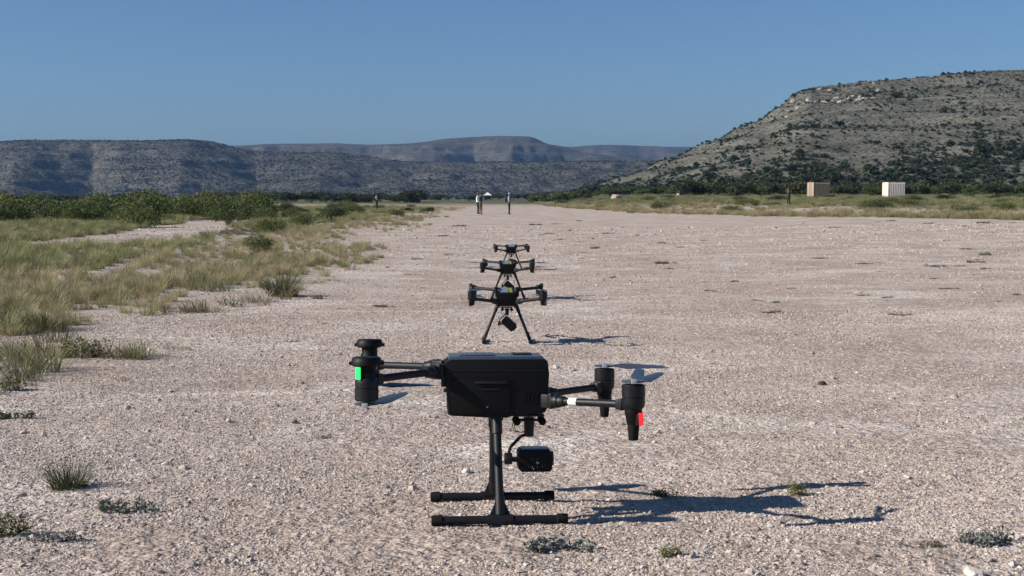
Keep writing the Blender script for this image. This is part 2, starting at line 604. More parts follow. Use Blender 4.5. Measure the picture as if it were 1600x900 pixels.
GREEN_SHRUB = leaf_mat('shrub_leaves', [(0.040, 0.058, 0.015), (0.072, 0.098, 0.026), (0.12, 0.15, 0.045)])
GREEN_DARK = leaf_mat('dark_scrub_leaves', [(0.022, 0.034, 0.014), (0.036, 0.05, 0.020), (0.058, 0.072, 0.030)])
GREEN_BRIGHT = leaf_mat('bright_scrub_leaves', [(0.07, 0.09, 0.018), (0.12, 0.145, 0.032), (0.175, 0.19, 0.055)])
GREY_LEAF = leaf_mat('grey_leaves', [(0.10, 0.115, 0.105), (0.15, 0.165, 0.15), (0.20, 0.21, 0.19)], 0.1)
STRAW = leaf_mat('straw_grass', [(0.24, 0.20, 0.10), (0.40, 0.335, 0.19), (0.54, 0.46, 0.29)], 0.35)
OLIVE = leaf_mat('olive_grass', [(0.125, 0.145, 0.05), (0.24, 0.25, 0.10), (0.41, 0.385, 0.20)], 0.4)
GREYGREEN = leaf_mat('grey_green_grass', [(0.075, 0.08, 0.045), (0.13, 0.135, 0.07), (0.24, 0.22, 0.13)], 0.25)
BARK = simple('grey_bark', (0.10, 0.08, 0.06), 0.9, var=0.35, scale=20)

straw_m = [grass_mesh('straw_tuft', STRAW, 110, 0.48, 0.40, 0.75, 0.010, 100 + i) for i in range(3)]
olive_m = [grass_mesh('olive_tuft', OLIVE, 120, 0.38, 0.42, 0.7, 0.010, 200 + i) for i in range(3)]
dense_m = [grass_mesh('dense_tuft', leaf_mat('dense_tuft_blades', [(0.035, 0.05, 0.018), (0.07, 0.085, 0.032), (0.14, 0.14, 0.06)], 0.2), 420, 0.2, 0.3, 1.25, 0.005, 350 + i) for i in range(2)]
short_m = [grass_mesh('short_tuft', GREYGREEN, 70, 0.16, 0.25, 0.9, 0.006, 300 + i) for i in range(3)]


def shrub_meshes(kind, mat, w, h, n, size, seed, lobes=9):
    r = np.random.default_rng(seed)
    V, F = leaf_cloud(r, n, bush_lobes(r, w, h, lobes), size)
    return np_mesh(kind, V, F, mat), stems_mesh('stem', r, 6, w, h, 0.012 * h + 0.004, BARK)


shrubs_src = [shrub_meshes('foliage', m_, 1.7, 1.15, 2400, 0.035, 400 + i, 12) for i, m_ in enumerate([GREEN_SHRUB, GREEN_SHRUB, GREEN_BRIGHT, GREEN_DARK])]


def tree_src(mat, w, h, seed):
    r = np.random.default_rng(seed)
    lob = []
    for i in range(15):
        a = r.uniform(0, 2 * math.pi); rr = w * 0.36 * math.sqrt(r.uniform())
        s = r.uniform(0.15, 0.25)
        lob.append(((rr * math.cos(a), rr * math.sin(a), h * r.uniform(0.30, 0.80) * (1 - .25 * rr / (w * .36))), (w * s, w * s, h * s * 0.8)))
    V, F = leaf_cloud(r, 1500, lob, 0.16, z0=0.15)
    crown = np_mesh('crown', V, F, mat)
    mb = MB()
    for i in range(3):
        a = i * 2.1 + seed
        p0 = Vector((.1 * math.cos(a), .1 * math.sin(a), -.2)); p1 = Vector((.4 * math.cos(a), .4 * math.sin(a), h * .35))
        p2 = Vector((w * .28 * math.cos(a + .4), w * .28 * math.sin(a + .4), h * .7))
        mb.tube(p0, p1, .10, .07, 7); mb.tube(p1, p2, .07, .02, 6)
        mb.tube(p1, p1 + Vector((-.5 * math.sin(a), .5 * math.cos(a), h * .3)), .05, .015, 6)
    return crown, mb.mesh('trunk', BARK)


TREE_GREEN = leaf_mat('mesquite_leaves', [(0.040, 0.055, 0.017), (0.07, 0.092, 0.027), (0.115, 0.14, 0.045)])
TREE_DARK = leaf_mat('dark_tree_leaves', [(0.022, 0.034, 0.015), (0.038, 0.052, 0.021), (0.06, 0.075, 0.03)])
trees_src = [tree_src(m_, 4.6, 3.4, 500 + i) for i, m_ in enumerate([TREE_GREEN, TREE_GREEN, TREE_DARK, TREE_DARK])]


def far_shrub(seed, mat):
    r = np.random.default_rng(seed)
    V, F = leaf_cloud(r, 90, bush_lobes(r, 2.6, 1.9, 6), 0.34, z0=-0.2)
    return np_mesh('hill_shrub', V, F, mat)


far_src = [far_shrub(600 + i, GREEN_DARK) for i in range(4)]


def place(name, mesh, loc, rz, s, label, cat, group=None, tilt=(0, 0)):
    o = link(name, mesh)
    o.location = loc; o.rotation_euler = (tilt[0], tilt[1], rz); o.scale = s if hasattr(s, '__len__') else (s, s, s)
    return tag(o, label, cat, group)


def place_shrub(name, src, x, y, rz, s, label, cat, group=None, parts=('foliage', 'stem'), z=None, dz=0.0):
    root = empty(name, (x, y, (G(x, y) if z is None else z) + dz), (0, 0, rz))
    root.scale = s if hasattr(s, '__len__') else (s, s, s)
    link(parts[0], src[0], root); link(parts[1], src[1], root)
    return tag(root, label, cat, group)


# ------------------------------------------------------------------ hills
def hill_material(name, c_lo, c_hi, c_rock, shrub, sc, strata):
    m, nt, b = new_mat(name)
    N, L = nt.nodes, nt.links
    geo = N.new('ShaderNodeNewGeometry')

    def noise(scale, detail=5, rough=0.6, vec=None):
        n = N.new('ShaderNodeTexNoise'); n.inputs['Scale'].default_value = scale
        n.inputs['Detail'].default_value = detail; n.inputs['Roughness'].default_value = rough
        L.new(vec or geo.outputs['Position'], n.inputs['Vector']); return n.outputs['Fac']
    mp = N.new('ShaderNodeMapping'); mp.inputs['Scale'].default_value = (0.06, 0.06, 1.0)
    L.new(geo.outputs['Position'], mp.inputs['Vector'])
    st = noise(strata, 3, 0.6, mp.outputs[0])

    def ramp(fac, stops):
        r = N.new('ShaderNodeValToRGB'); e = r.color_ramp.elements
        e[0].position, e[0].color = stops[0][0], (*stops[0][1], 1)
        e[1].position, e[1].color = stops[-1][0], (*stops[-1][1], 1)
        for p, c in stops[1:-1]: e.new(p).color = (*c, 1)
        L.new(fac, r.inputs[0]); return r.outputs[0]

    def mix(fac, a, bb):
        x = N.new('ShaderNodeMix'); x.data_type = 'RGBA'
        L.new(fac, x.inputs[0])
        for s_, v in ((6, a), (7, bb)):
            if isinstance(v, tuple): x.inputs[s_].default_value = (*v, 1)
            else: L.new(v, x.inputs[s_])
        return x.outputs[2]
    col = ramp(noise(0.02 * sc, 6), [(0.35, c_lo), (0.65, c_hi)])
    rk = N.new('ShaderNodeMapRange'); rk.inputs['From Min'].default_value = 0.55; rk.inputs['From Max'].default_value = 0.68
    L.new(st, rk.inputs['Value'])
    rn = N.new('ShaderNodeMath'); rn.operation = 'MULTIPLY'; L.new(rk.outputs[0], rn.inputs[0]); L.new(noise(0.15 * sc, 4), rn.inputs[1])
    col = mix(rn.outputs[0], col, c_rock)
    # low scrub too fine to pick apart: dark speckle
    sp = N.new('ShaderNodeMapRange'); sp.inputs['From Min'].default_value = 0.44; sp.inputs['From Max'].default_value = 0.56
    sa = N.new('ShaderNodeMath'); sa.operation = 'MULTIPLY_ADD'; sa.inputs[1].default_value = 0.30
    L.new(st, sa.inputs[0])
    sb = N.new('ShaderNodeMath'); sb.operation = 'SUBTRACT'; sb.inputs[1].default_value = 0.15
    L.new(noise(0.35 * sc, 6, 0.75), sb.inputs[0]); L.new(sb.outputs[0], sa.inputs[2])
    L.new(sa.outputs[0], sp.inputs['Value'])
    col = mix(sp.outputs[0], col, shrub)
    L.new(col, b.inputs['Base Color'])
    b.inputs['Roughness'].default_value = 1.0
    b.inputs['Specular IOR Level'].default_value = 0.05
    bp = N.new('ShaderNodeBump'); bp.inputs['Strength'].default_value = 0.9; bp.inputs['Distance'].default_value = 2.0 / sc
    L.new(noise(0.5 * sc, 6, 0.7), bp.inputs['Height']); L.new(bp.outputs[0], b.inputs['Normal'])
    return m


def px_h(px, py, d):
    """pixel of the photo -> lateral slope and height at distance d"""
    return (px - 800.0) / 2000.0, CAM_Z + (308.0 - py) / 2000.0 * d


class Hill:
    """a mesa: the crest line at distance d_ridge, the foot at d_foot, spurs and gullies cut into the face"""
    def __init__(s, ridge, d_foot, d_ridge, spur, seed, shape, rough, terrace=0.0, tstep=10.0, spur_pts=None):
        s.u = np.array([(p[0] - 800) / 2000 for p in ridge])
        s.h = np.array([CAM_Z + (308 - p[1]) / 2000 * d_ridge for p in ridge])
        s.df, s.dr, s.spur, s.seed, s.shape, s.rough, s.ter, s.tst, s.sp = d_foot, d_ridge, spur, seed, shape, rough, terrace, tstep, spur_pts

    def z(s, x, y):
        u = x / y
        top = np.interp(u, s.u, s.h)
        wx = fbm(x / 160 + 3.1, y / 160, 3, s.seed)
        wave = np.interp(u, [p[0] for p in s.sp], [p[1] for p in s.sp]) if s.sp else 0
        shift = s.spur * (1.6 * wx + wave)
        t = np.clip((y - s.df - shift) / (s.dr - s.df - shift), 0, 1.0)
        p = np.interp(t, [q[0] for q in s.shape], [q[1] for q in s.shape])
        hgt = np.clip(top, 0, None) * p
        hgt = hgt + s.rough * fbm(x / 30, y / 30, 4, s.seed + 9) * np.clip(hgt / 12, 0, 1) * (1 - 0.93 * sstep(.80, 1, p))
        if s.ter:
            hgt = hgt + s.ter * s.tst / (2 * math.pi) * np.sin(2 * math.pi * (hgt + 3 * fbm(x / 120, y / 120, 2, s.seed + 4)) / s.tst) * np.clip(hgt / 10, 0, 1)
        back = sstep(s.dr * 1.0, s.dr * 1.25, y)
        return hgt * (1 - 0.6 * back) - 1.5 * (1 - sstep(0, .04, t))

    def build(s, name, mat, u0, u1, nu, nd, label):
        us = np.linspace(u0, u1, nu)
        ds = np.concatenate([np.linspace(s.df - s.spur * 1.2, s.dr * 1.02, nd), np.linspace(s.dr * 1.03, s.dr * 1.25, 12)])
        U, D = np.meshgrid(us, ds)
        X, Y = U * D, D
        Z = s.z(X, Y)
        nr, nc = X.shape
        idx = np.arange(nr * nc).reshape(nr, nc)
        F = np.stack([idx[:-1, :-1], idx[:-1, 1:], idx[1:, 1:], idx[1:, :-1]], -1).reshape(-1, 4)
        o = link(name, np_mesh(name, np.stack([X, Y, Z], -1).reshape(-1, 3), F, mat, True))
        return tag(o, label, kind='structure')


hm_near = hill_material('near_hill', (0.163, 0.153, 0.126), (0.230, 0.215, 0.180), (0.28, 0.26, 0.225), (0.058, 0.064, 0.044), 1.7, 0.35)
hm_far = hill_material('far_hill', (0.115, 0.107, 0.087), (0.185, 0.167, 0.136), (0.27, 0.235, 0.19), (0.034, 0.04, 0.032), 0.8, 0.16)

SHAPE_MESA = [(0, 0), (0.12, 0.05), (0.3, 0.17), (0.55, 0.45), (0.8, 0.78), (0.92, 0.93), (1, 1)]
SHAPE_CLIFF = [(0, 0), (0.15, 0.06), (0.35, 0.20), (0.6, 0.47), (0.82, 0.76), (0.9, 0.86), (0.925, 0.95), (1, 1)]
right_hill = Hill([(840, 309), (880, 301), (960, 281), (1020, 259), (1080, 235), (1140, 208), (1195, 183), (1225, 160), (1243, 147), (1262, 139), (1320, 134), (1370, 129), (1440, 123), (1480, 117), (1530, 113), (1600, 111), (1700, 106), (1900, 104)],
                  330, 720, 22, 3, SHAPE_CLIFF, 3.0, 0.5, 9.0,
                  [(0.0, 0.0), (0.15, 0.5), (0.22, 0.0), (0.29, 0.9), (0.33, 1.4), (0.37, .4), (0.45, 0)])
left_mesa = Hill([(-300, 228), (-80, 232), (0, 223), (40, 218), (150, 218), (230, 219), (300, 217), (340, 225), (400, 236), (470, 239), (530, 240), (600, 247), (650, 255), (700, 253), (800, 253), (900, 252), (1000, 251), (1100, 254), (1300, 262)],
                 1640, 2000, 135, 8, SHAPE_MESA, 6.0, 0.55, 16.0,
                 [(-0.55, 0), (-0.42, 0.2), (-0.388, -0.8), (-0.326, 1.0), (-0.305, -0.3), (-0.258, -.9), (-0.20, 0.8), (-0.15, -.1), (-0.12, 0.3), (-0.05, -.2), (0.05, .3), (0.2, 0)])
mid_mesa = Hill([(200, 240), (360, 229), (420, 224), (530, 223), (580, 226), (640, 223), (700, 218), (740, 216), (785, 213.5), (828, 215), (850, 222), (880, 231), (910, 237), (960, 246), (1100, 255)],
                3000, 3500, 280, 15, SHAPE_MESA, 8.0, 0.6, 26.0,
                [(-0.3, 0), (-0.21, -.5), (-0.18, .4), (-0.145, -.6), (-0.115, .7), (-0.06, -.6), (-0.03, .7), (0, -.6), (0.04, .7), (0.1, 0)])
far_mesa = Hill([(700, 240), (850, 236), (890, 232), (930, 227.5), (960, 227), (1010, 229), (1060, 233), (1110, 238), (1200, 244)],
                4300, 4800, 260, 22, SHAPE_MESA, 8.0, 0.6, 30.0,
                [(-0.1, 0), (0.02, .3), (0.06, -.5), (0.1, .5), (0.2, 0)])
horizon_mesa = Hill([(600, 231), (800, 230), (900, 229.5), (1000, 229.5), (1080, 230), (1200, 231), (1400, 233)],
                    5600, 6500, 250, 29, SHAPE_MESA, 6.0)
right_hill.build('hill', hm_near, 0.0, 0.60, 520, 330, 'steep grey scrub-dotted hill rising behind the two containers')
left_mesa.build('hill', hm_far, -0.62, 0.26, 560, 220, 'long flat-topped hill with shaded gullies behind the grassy field')
mid_mesa.build('hill', hm_far, -0.32, 0.16, 340, 140, 'blue hazy flat-topped hill rising behind the middle of the runway')
far_mesa.build('hill', hm_far, -0.06, 0.22, 200, 90, 'small hazy rounded hill beside the foot of the steep hill')
horizon_mesa.build('hill', hm_far, -0.12, 0.32, 160, 60, 'faint level ridge along the horizon, the most distant one')

# scrub on the right hill: 280 individuals that show largest, the rest as one mass
ds = 330 + 400 * rng.uniform(size=52000) ** 0.9
us = rng.uniform(0.0, 0.52, 52000)
hx, hy = us * ds, ds
dens = 0.24 + 0.22 * (1 - sstep(380, 560, hy)) + 0.35 * sstep(.27, .33, us) * (1 - sstep(.36, .4, us)) * (1 - sstep(480, 640, hy)) + 0.8 * fbm(hx / 45, hy / 45, 3, 77) + 0.5 * fbm(hx / 12, hy / 12, 2, 78)
keep = rng.uniform(size=52000) < np.clip(dens, 0.06, 1.0) * 0.8
hx, hy = hx[keep], hy[keep]
hz = right_hill.z(hx, hy)
ok = hz > 1.2
hx, hy, hz = hx[ok], hy[ok], hz[ok]
hs = np.exp(rng.normal(-0.62, 0.5, len(hx)))
hs *= 0.62 + 0.5 * (1 - sstep(380, 600, hy))
order = np.argsort(-(hs / hy) * np.where(hx / hy < 0.39, 1, 0))
ind, rest = order[:280], order[280:]
for i in ind:
    s_ = float(hs[i])
    place('hill_shrub', far_src[i % 4], (float(hx[i]), float(hy[i]), float(hz[i]) - 0.1), float(rng.uniform(0, 6.28)), (s_ * 1.15, s_ * 1.15, s_),
          'dark rounded shrub on the slope of the steep grey hill', 'shrub', 'large shrubs dotted over the steep hill')
n = len(rest)
rot = np.zeros((n, 3)); rot[:, 2] = rng.uniform(0, 6.28, n)
scatter('hillside_scrub', np.stack([hx[rest], hy[rest], hz[rest] - 0.1], 1), rot, np.stack([hs[rest] * 1.15, hs[rest] * 1.15, hs[rest]], 1), rng.integers(0, 4, n), far_src,
        'dark scrub spread over the steep grey hill')
# scrub on the long left hill
nn = 60000
ds = rng.uniform(1500, 2020, nn); us = rng.uniform(-0.46, 0.16, nn)
fx, fy = us * ds, ds
fz = left_mesa.z(fx, fy)
ok = (fz > 1.0) & (rng.uniform(size=nn) < 0.55 + 0.7 * fbm(fx / 90, fy / 90, 3, 88))
fx, fy, fz = fx[ok], fy[ok], fz[ok]
n = len(fx)
rot = np.zeros((n, 3)); rot[:, 2] = rng.uniform(0, 6.28, n)
sc_ = np.exp(rng.normal(-0.4, 0.35, n)); sc_ = np.stack([sc_ * 1.25, sc_ * 1.25, sc_ * .8], 1)
scatter('distant_scrub', np.stack([fx, fy, fz - 0.2], 1), rot, sc_, rng.integers(0, 4, n), far_src, 'dark scrub speckling the long flat-topped hill')

# cliff blocks along the rim of the right hill
M['cliff'] = simple('pale_limestone', (0.30, 0.265, 0.22), 0.95, var=0.35, scale=1.2, bump=0.6)


def rock_mesh(seed, mat, sub=2, rough=0.28, name='stone'):
    bm = bmesh.new()
    bmesh.ops.create_icosphere(bm, subdivisions=sub, radius=1.0)
    r = random.Random(seed)
    offs = [(Vector((r.gauss(0, 1), r.gauss(0, 1), r.gauss(0, 1))).normalized(), r.uniform(.55, .95)) for _ in range(9)]
    for v in bm.verts:
        d = v.co.normalized(); l = 1.0
        for n_, k in offs:
            t = d.dot(n_)
            if t > 0: l = min(l, k / t)          # planar facets
        v.co = d * (l * (1 + r.uniform(-rough, rough) * .22))
    me = bpy.data.meshes.new(name); bm.to_mesh(me); bm.free()
    me.materials.append(mat)
    return me


cliff_src = [rock_mesh(50 + i, M['cliff'], name='cliff_rock') for i in range(4)]
for k in range(34):
    px = 1228 + k * 4.2 + random.uniform(-3, 3)
    u = (px - 800) / 2000
    y = 672 + random.uniform(-26, 22)
    x = u * y
    z = float(right_hill.z(np.array([x]), np.array([y]))[0])
    place('cliff_rock', cliff_src[k % 4], (x, y, z - 0.4), random.uniform(0, 6), (random.uniform(.8, 2.6), random.uniform(1.0, 2.0), random.uniform(.7, 2.0)),
          'pale limestone block in the rim of the steep hill', 'rock', 'pale blocks along the cliff rim')


# ------------------------------------------------------------------ containers
def container(x, y, rz, base, dark, label):
    mat = simple(base[0], base[1], 0.6, var=0.10, scale=2.5)
    trim = simple(base[0] + '_frame', tuple(c * 0.9 for c in base[1]), 0.6, var=0.12, scale=2.5)
    L_, W_, H_ = 2.95, 2.44, 2.59
    root = empty('shipping_container', (x, y, G(x, y) - 0.02), (0, 0, rz))

    def corr(mb, axis_len, nrib, depth, z0, z1):
        """corrugated sheet in local (t, depth) from -len/2 to len/2"""
        pts = []
        p = axis_len / nrib
        for i in range(nrib):
            a = -axis_len / 2 + i * p
            pts += [(a, 0), (a + .30 * p, 0), (a + .5 * p, -depth), (a + .80 * p, -depth)]
        pts.append((axis_len / 2, 0))
        return pts
    def sheet(name, n, length, place_fn):
        mb = MB()
        pts = corr(mb, length, n, 0.10, 0, 0)
        for (a, d), (b_, e) in zip(pts[:-1], pts[1:]):
            mb.quad(place_fn(a, d, 0.14), place_fn(b_, e, 0.14), place_fn(b_, e, H_ - 0.12), place_fn(a, d, H_ - 0.12))
        return mb.build(name, mat, root, smooth=0)
    sheet('side_panel', 9, L_ - .24, lambda t, d, z: Vector((t, -W_ / 2 - d + 0.005 - 0.10, z)))
    sheet('side_panel', 9, L_ - .24, lambda t, d, z: Vector((t, W_ / 2 + d - 0.005 + 0.10, z)))
    MB().box((L_ / 2 - .03, 0, H_ / 2), (.04, W_ - .2, H_ - .25)).build('end_panel', mat, root)
    # doors on the lit end
    for s in (-1, 1):
        d = MB().box((-L_ / 2 + .02, s * (W_ / 4 - .03), H_ / 2), (.05, W_ / 2 - .13, H_ - .27), bevel=.01).build('door', mat, root)
        MB().tube((-L_ / 2 - .03, s * .35, .16), (-L_ / 2 - .03, s * .35, H_ - .16), .018, seg=8).build('lock_bar', trim, d)
        MB().box((-L_ / 2 - .045, s * .22, 1.1), (.03, .28, .04)).build('handle', trim, d)
    for sx in (-1, 1):
        for sy in (-1, 1):
            MB().box((sx * (L_ / 2 - .06), sy * (W_ / 2 - .06), H_ / 2), (.12, .12, H_), bevel=.01).build('corner_post', trim, root)
    for z in (.07, H_ - .06):
        for sy in (-1, 1): MB().box((0, sy * (W_ / 2 - .055), z), (L_ - .245, .11, .13)).build('rail', trim, root)
        for sx in (-1, 1): MB().box((sx * (L_ / 2 - .055), 0, z), (.11, W_ - .245, .13)).build('rail', trim, root)
    MB().box((0, 0, H_ - .01), (L_ - .1, W_ - .1, .05)).build('roof', trim, root)
    return tag(root, label, 'container')


container(51.8, 217, R(13), ('tan_paint', (0.36, 0.275, 0.19)), None, 'tan corrugated shipping container in the grass, nearer the standing person')
container(64.5, 217, R(7), ('white_paint', (0.72, 0.66, 0.57)), None, 'white corrugated shipping container in the grass below the steep hill')


# ------------------------------------------------------------------ drones
def blade(parent, hub, ang, L_=0.205, pitch=1, name='propeller_blade', droop=-0.006):
    st = [(0.0, .016, 0.0), (.12, .020, 16), (.28, .040, 20), (.5, .039, 14), (.75, .034, 9), (.92, .030, 6), (.98, .020, 5), (1.0, .007, 5)]
    mb = MB()
    rings = []
    for t, ch, tw in st:
        c = math.cos(R(tw * pitch)); s = math.sin(R(tw * pitch))
        z = droop * t * t
        off = -0.1 * ch
        ring = []
        for (e, hgt) in ((-.5, 0), (-.15, .06), (.5, 0), (-.15, -.03)):
            yy = (e * ch + off); zz = hgt * ch
            ring.append(mb.bm.verts.new((t * L_, yy * c - zz * s, z + yy * s + zz * c)))
        rings.append(ring)
    for a, b_ in zip(rings[:-1], rings[1:]):
        for i in range(4):
            j = (i + 1) % 4
            mb.bm.faces.new((a[i], a[j], b_[j], b_[i]))
    mb.bm.faces.new(rings[0]); mb.bm.faces.new(rings[-1][::-1])
    o = mb.build(name, 'blade', parent, smooth=50)
    o.location = hub; o.rotation_euler = (0, 0, R(ang))
    return o


def drone(root, top_z=0.497, fz=0.37, rz_=0.447, blades=None, cam_tilt=0.0, gim_yaw=0.0, stickers=False, lights=True, tape=False, marks=False, probe=0, arm_r=0.0115, compact=False):
    hw = .086 if compact else .1
    k = (top_z - .44) / (.497 - .44)
    zz = lambda z: z if z < .44 else .44 + (z - .44) * k
    prof = [(-.141, .490), (-.160, .478), (-.160, .436), (-.153, .4265), (-.151, .3235), (-.141, .3177), (-.015, .311), (.034, .311), (.053, .320), (.147, .325), (.155, .337),
            (.162, .446), (.157, .484), (.150, .490)]
    body = MB().prism([(x, zz(z)) for x, z in prof], -hw, hw, bevel=.0045).build('body', 'plastic', root, 30)
    # top cover with battery bay
    tc = MB().box((-.002, 0, zz(.4925)), (.292, hw * 1.86, .012), bevel=.003).build('top_cover', 'cover', root)
    MB().box((-.06, 0, zz(.4925) + .0075), (.11, .12, .006), bevel=.002).build('battery_latch', 'cover', tc)
    MB().box((.085, .02, zz(.4925) + .0075), (.06, .07, .005), bevel=.002).build('antenna_puck', 'plastic_grey', tc)
    for s in (-1, 1):
        p = MB().box((-.05, s * (hw + .0015), .378), (.18, .006, .108), bevel=.0025).build('side_panel', 'plastic', root)
        MB().box((-.018, s * (hw + .0065), .4205), (.098, .007, .0075), bevel=.002).build('handle', 'plastic_grey', p)
        MB().box((-.022, s * (hw + .0055), .399), (.055, .004, .0035)).build('slot', 'plastic_grey', p)
        for sx_, sz_ in ((-.132, .336), (.032, .336), (-.132, .420), (-.03, .345)):
            MB().tube((sx_, s * (hw + .004), sz_), (sx_, s * (hw + .0055), sz_), .0026, seg=8).build('screw', 'alu' if sx_ == -.03 else 'plastic_grey', p)
        for v_i in range(4):
            MB().box((.085 + v_i * .012, s * (hw + .0008), .375), (.004, .003, .035), (0, R(12), 0)).build('vent_slot', 'plastic', root)
        MB().box((.0, s * (hw + .0004), .4555), (.30, .0022, .0018)).build('seam', 'plastic_grey', root)
    MB().box((-.162, -.04, .417), (.018, .05, .026), bevel=.003).build('connector_block', 'plastic', root)
    MB().box((-.157, -.05, .392), (.012, .012, .012), bevel=.002).build('port', 'plastic_grey', root)
    # landing gear
    for s in (-1, 1):
        leg = empty('landing_gear', (0, 0, 0), (0, 0, 0), root)
        MB().tube((0, s * .076, .335), (.0, s * .103, .262), .0165, seg=20).tube((0, s * .074, .338), (0, s * .080, .300), .0205, seg=20).build('leg_socket', 'plastic_grey', leg)
        MB().tube((0, s * .098, .275), (.004, s * .198, .02), .0128, seg=20).build('leg', 'carbon', leg)
        MB().tube((.0034, s * .176, .083), (.004, s * .194, .03), .0150, seg=20).tube((-.034, s * .2, .0165), (.042, s * .2, .0165), .0162, seg=20) \
            .prism([(-.030, .022), (.038, .022), (.016, .072), (-.008, .072)], s * .186 - .004, s * .186 + .004).build('tee_joint', 'plastic_grey', leg)
        MB().tube((-.195, s * .2, .0165), (.20, s * .2, .0165), .0126, seg=20).build('skid', 'carbon', leg)
        for e in (-1, 1):
            MB().lathe([(.0135, 0), (.0165, .003), (.0165, .026), (.0145, .034)], (.0025 + e * .171, s * .2, .0165), (e, 0, 0), 20).build('end_cap', 'rubber', leg)
    # arms with motors
    blades = blades or {}
    for fx in (1, -1):
        for s in (-1, 1):
            front = fx > 0
            z = fz if front else rz_
            rootp = Vector((.152, s * .092, .362)) if front else Vector((-.168, s * .078, zz(.455)))
            mot = Vector((fx * .39 - (.016 if (not front and s > 0) else 0), s * .30, z))
            d = (mot - rootp).normalized()
            arm = empty('arm', (0, 0, 0), (0, 0, 0), root)
            q = Vector((d.x, d.y, 0)).to_track_quat('X', 'Z')
            MB().box(rootp + d * .002, (.036, .034, .042), q, bevel=.004).box(rootp + d * .024, (.010, .03, .048), q, bevel=.002).build('hinge', 'plastic_grey', arm)
            MB().lathe([(.0185, 0), (.0205, .004), (.0205, .020), (.0175, .024), (.0175, .030), (.0160, .040), (.0140, .044)], rootp + d * .028, d, 20).build('collar', 'plastic_grey', arm)
            MB().tube(rootp + d * .05, mot - d * .030, arm_r, arm_r, 20).build('arm_tube', 'carbon', arm)
            if tape and front and s < 0:
                MB().lathe([(.0118, 0), (.0122, .0005), (.0122, .0295), (.0118, .030)], rootp + d * .088, d, 20).build('tape_band', 'white_tape', arm)
            MB().box(mot - d * .047, (.016, .032, .032), q, bevel=.004).box(mot - d * .036, (.010, .034, .036), q, bevel=.003).box(mot - d * .026, (.022, .026, .026), q, bevel=.003).build('arm_clamp', 'plastic_grey', arm)
            g = 1 if front else -1
            ax = (0, 0, g)
            m = MB().lathe([(.027, -.012), (.033, -.004), (.0340, .006), (.0340, .020), (.0325, .021), (.0325, .0225), (.0345, .0235), (.0345, .056), (.031, .060), (.012, .062)], mot, ax, 28).build('motor', 'motor', arm)
            hz = g * .068
            MB().lathe([(.010, .060), (.010, .066), (.034, .0665), (.036, .069), (.034, .0715), (.012, .072), (.008, .0765)], mot, ax, 24).build('rotor_hub', 'blade', m)
            MB().box(mot + Vector((-.004, s * .0 - .033, g * .071)), (.017, .006, .014), bevel=.001).build('hub_tag', 'wire_grey', m)
            out = Vector((fx * .55, s * .83, 0)).normalized()
            nav = Vector((fx * .66, s * .75, 0))
            if front:
                MB().lathe([(.0255, -.012), (.0265, -.022), (.0245, -.030), (.0205, -.052), (.0185, -.058)][::-1], mot, (0, 0, 1), 24).box(mot + nav * .017 + Vector((0, 0, -.042)), (.024, .024, .036), (0, 0, math.atan2(nav.y, nav.x)), bevel=.004) \
                    .build('light_housing', 'plastic', arm)
                if not compact: MB().lathe([(.0125, -.105), (.0145, -.102), (.0175, -.066), (.0195, -.050)], mot, (0, 0, 1), 20).build('foot', 'rubber', arm)
                lp = mot + nav * .0285 + Vector((0, 0, -.040))
                led = 'led_red'
            else:
                if compact: MB().lathe([(.030, .010), (.0305, .018), (.0285, .024), (.012, .026)], mot, (0, 0, 1), 24).build('motor_cap', 'plastic', arm)
                else:
                    up = .018 if s > 0 else 0.0
                    MB().lathe([(.030, .010), (.0305, .018), (.0285, .026), (.0265, .030), (.0265, .038 + up), (.0400, .041 + up), (.0450, .045 + up), (.0450, .054 + up), (.0410, .064 + up), (.038, .067 + up), (.020, .068 + up)], mot, (0, 0, 1), 28).build('antenna_cap', 'plastic', arm)
                for e in (() if compact else (0, math.pi)):
                    MB().box(mot + Vector((math.cos(e) * .0460, 0, .049 + up)), (.009, .016, .010), bevel=.002).build('cap_lug', 'plastic', arm)
                MB().box(mot + nav * .024 + Vector((0, 0, .020)), (.022, .024, .036), (0, 0, math.atan2(nav.y, nav.x)), bevel=.004).build('light_housing', 'plastic', arm)
                lp = mot + nav * .0345 + Vector((0, 0, .021))
                led = 'led_green'
            MB().box(lp, (.006, .019, .036), (0, 0, math.atan2(nav.y, nav.x)), bevel=.0028, seg=3).build('navigation_light', led if lights else 'led_off', arm)
            for i, a in enumerate(blades.get((fx, s), ())):
                a_, L_, dr_ = a if isinstance(a, tuple) else (a, .205, -.006)
                blade(m, mot + Vector((math.cos(R(a_)) * .016, math.sin(R(a_)) * .016, hz + .002 * i * g)), a_, L_, 1, droop=dr_)
    # gimbal and camera
    gm = empty('gimbal', (.107, 0, 0), (0, 0, gim_yaw), root)
    MB().box((-.003, 0, .309), (.098, .075, .006), bevel=.002).build('damper_plate', 'plastic_grey', gm)
    MB().box((-.003, 0, .292), (.07, .05, .004), bevel=.001).build('motor_plate', 'plastic_grey', gm)
    for sx in (-1, 1):
        for sy in (-1, 1):
            mb = MB()
            bmesh.ops.create_uvsphere(mb.bm, u_segments=14, v_segments=8, radius=.0125, matrix=Matrix.Translation((sx * .040, sy * .028, .290)))
            mb.tube((sx * .040, sy * .028, .30), (sx * .040, sy * .028, .311), .004, seg=8)
            mb.build('vibration_damper', 'rubber', gm)
    MB().lathe([(.0135, .240), (.0155, .242), (.0155, .268), (.0165, .270), (.0165, .300)], (0, 0, 0), (0, 0, 1), 24).build('yaw_motor', 'motor', gm)
    pts = [Vector((-.012, 0, .245)), Vector((-.026, 0, .2405)), Vector((-.060, 0, .205)), Vector((-.064, 0, .188))]
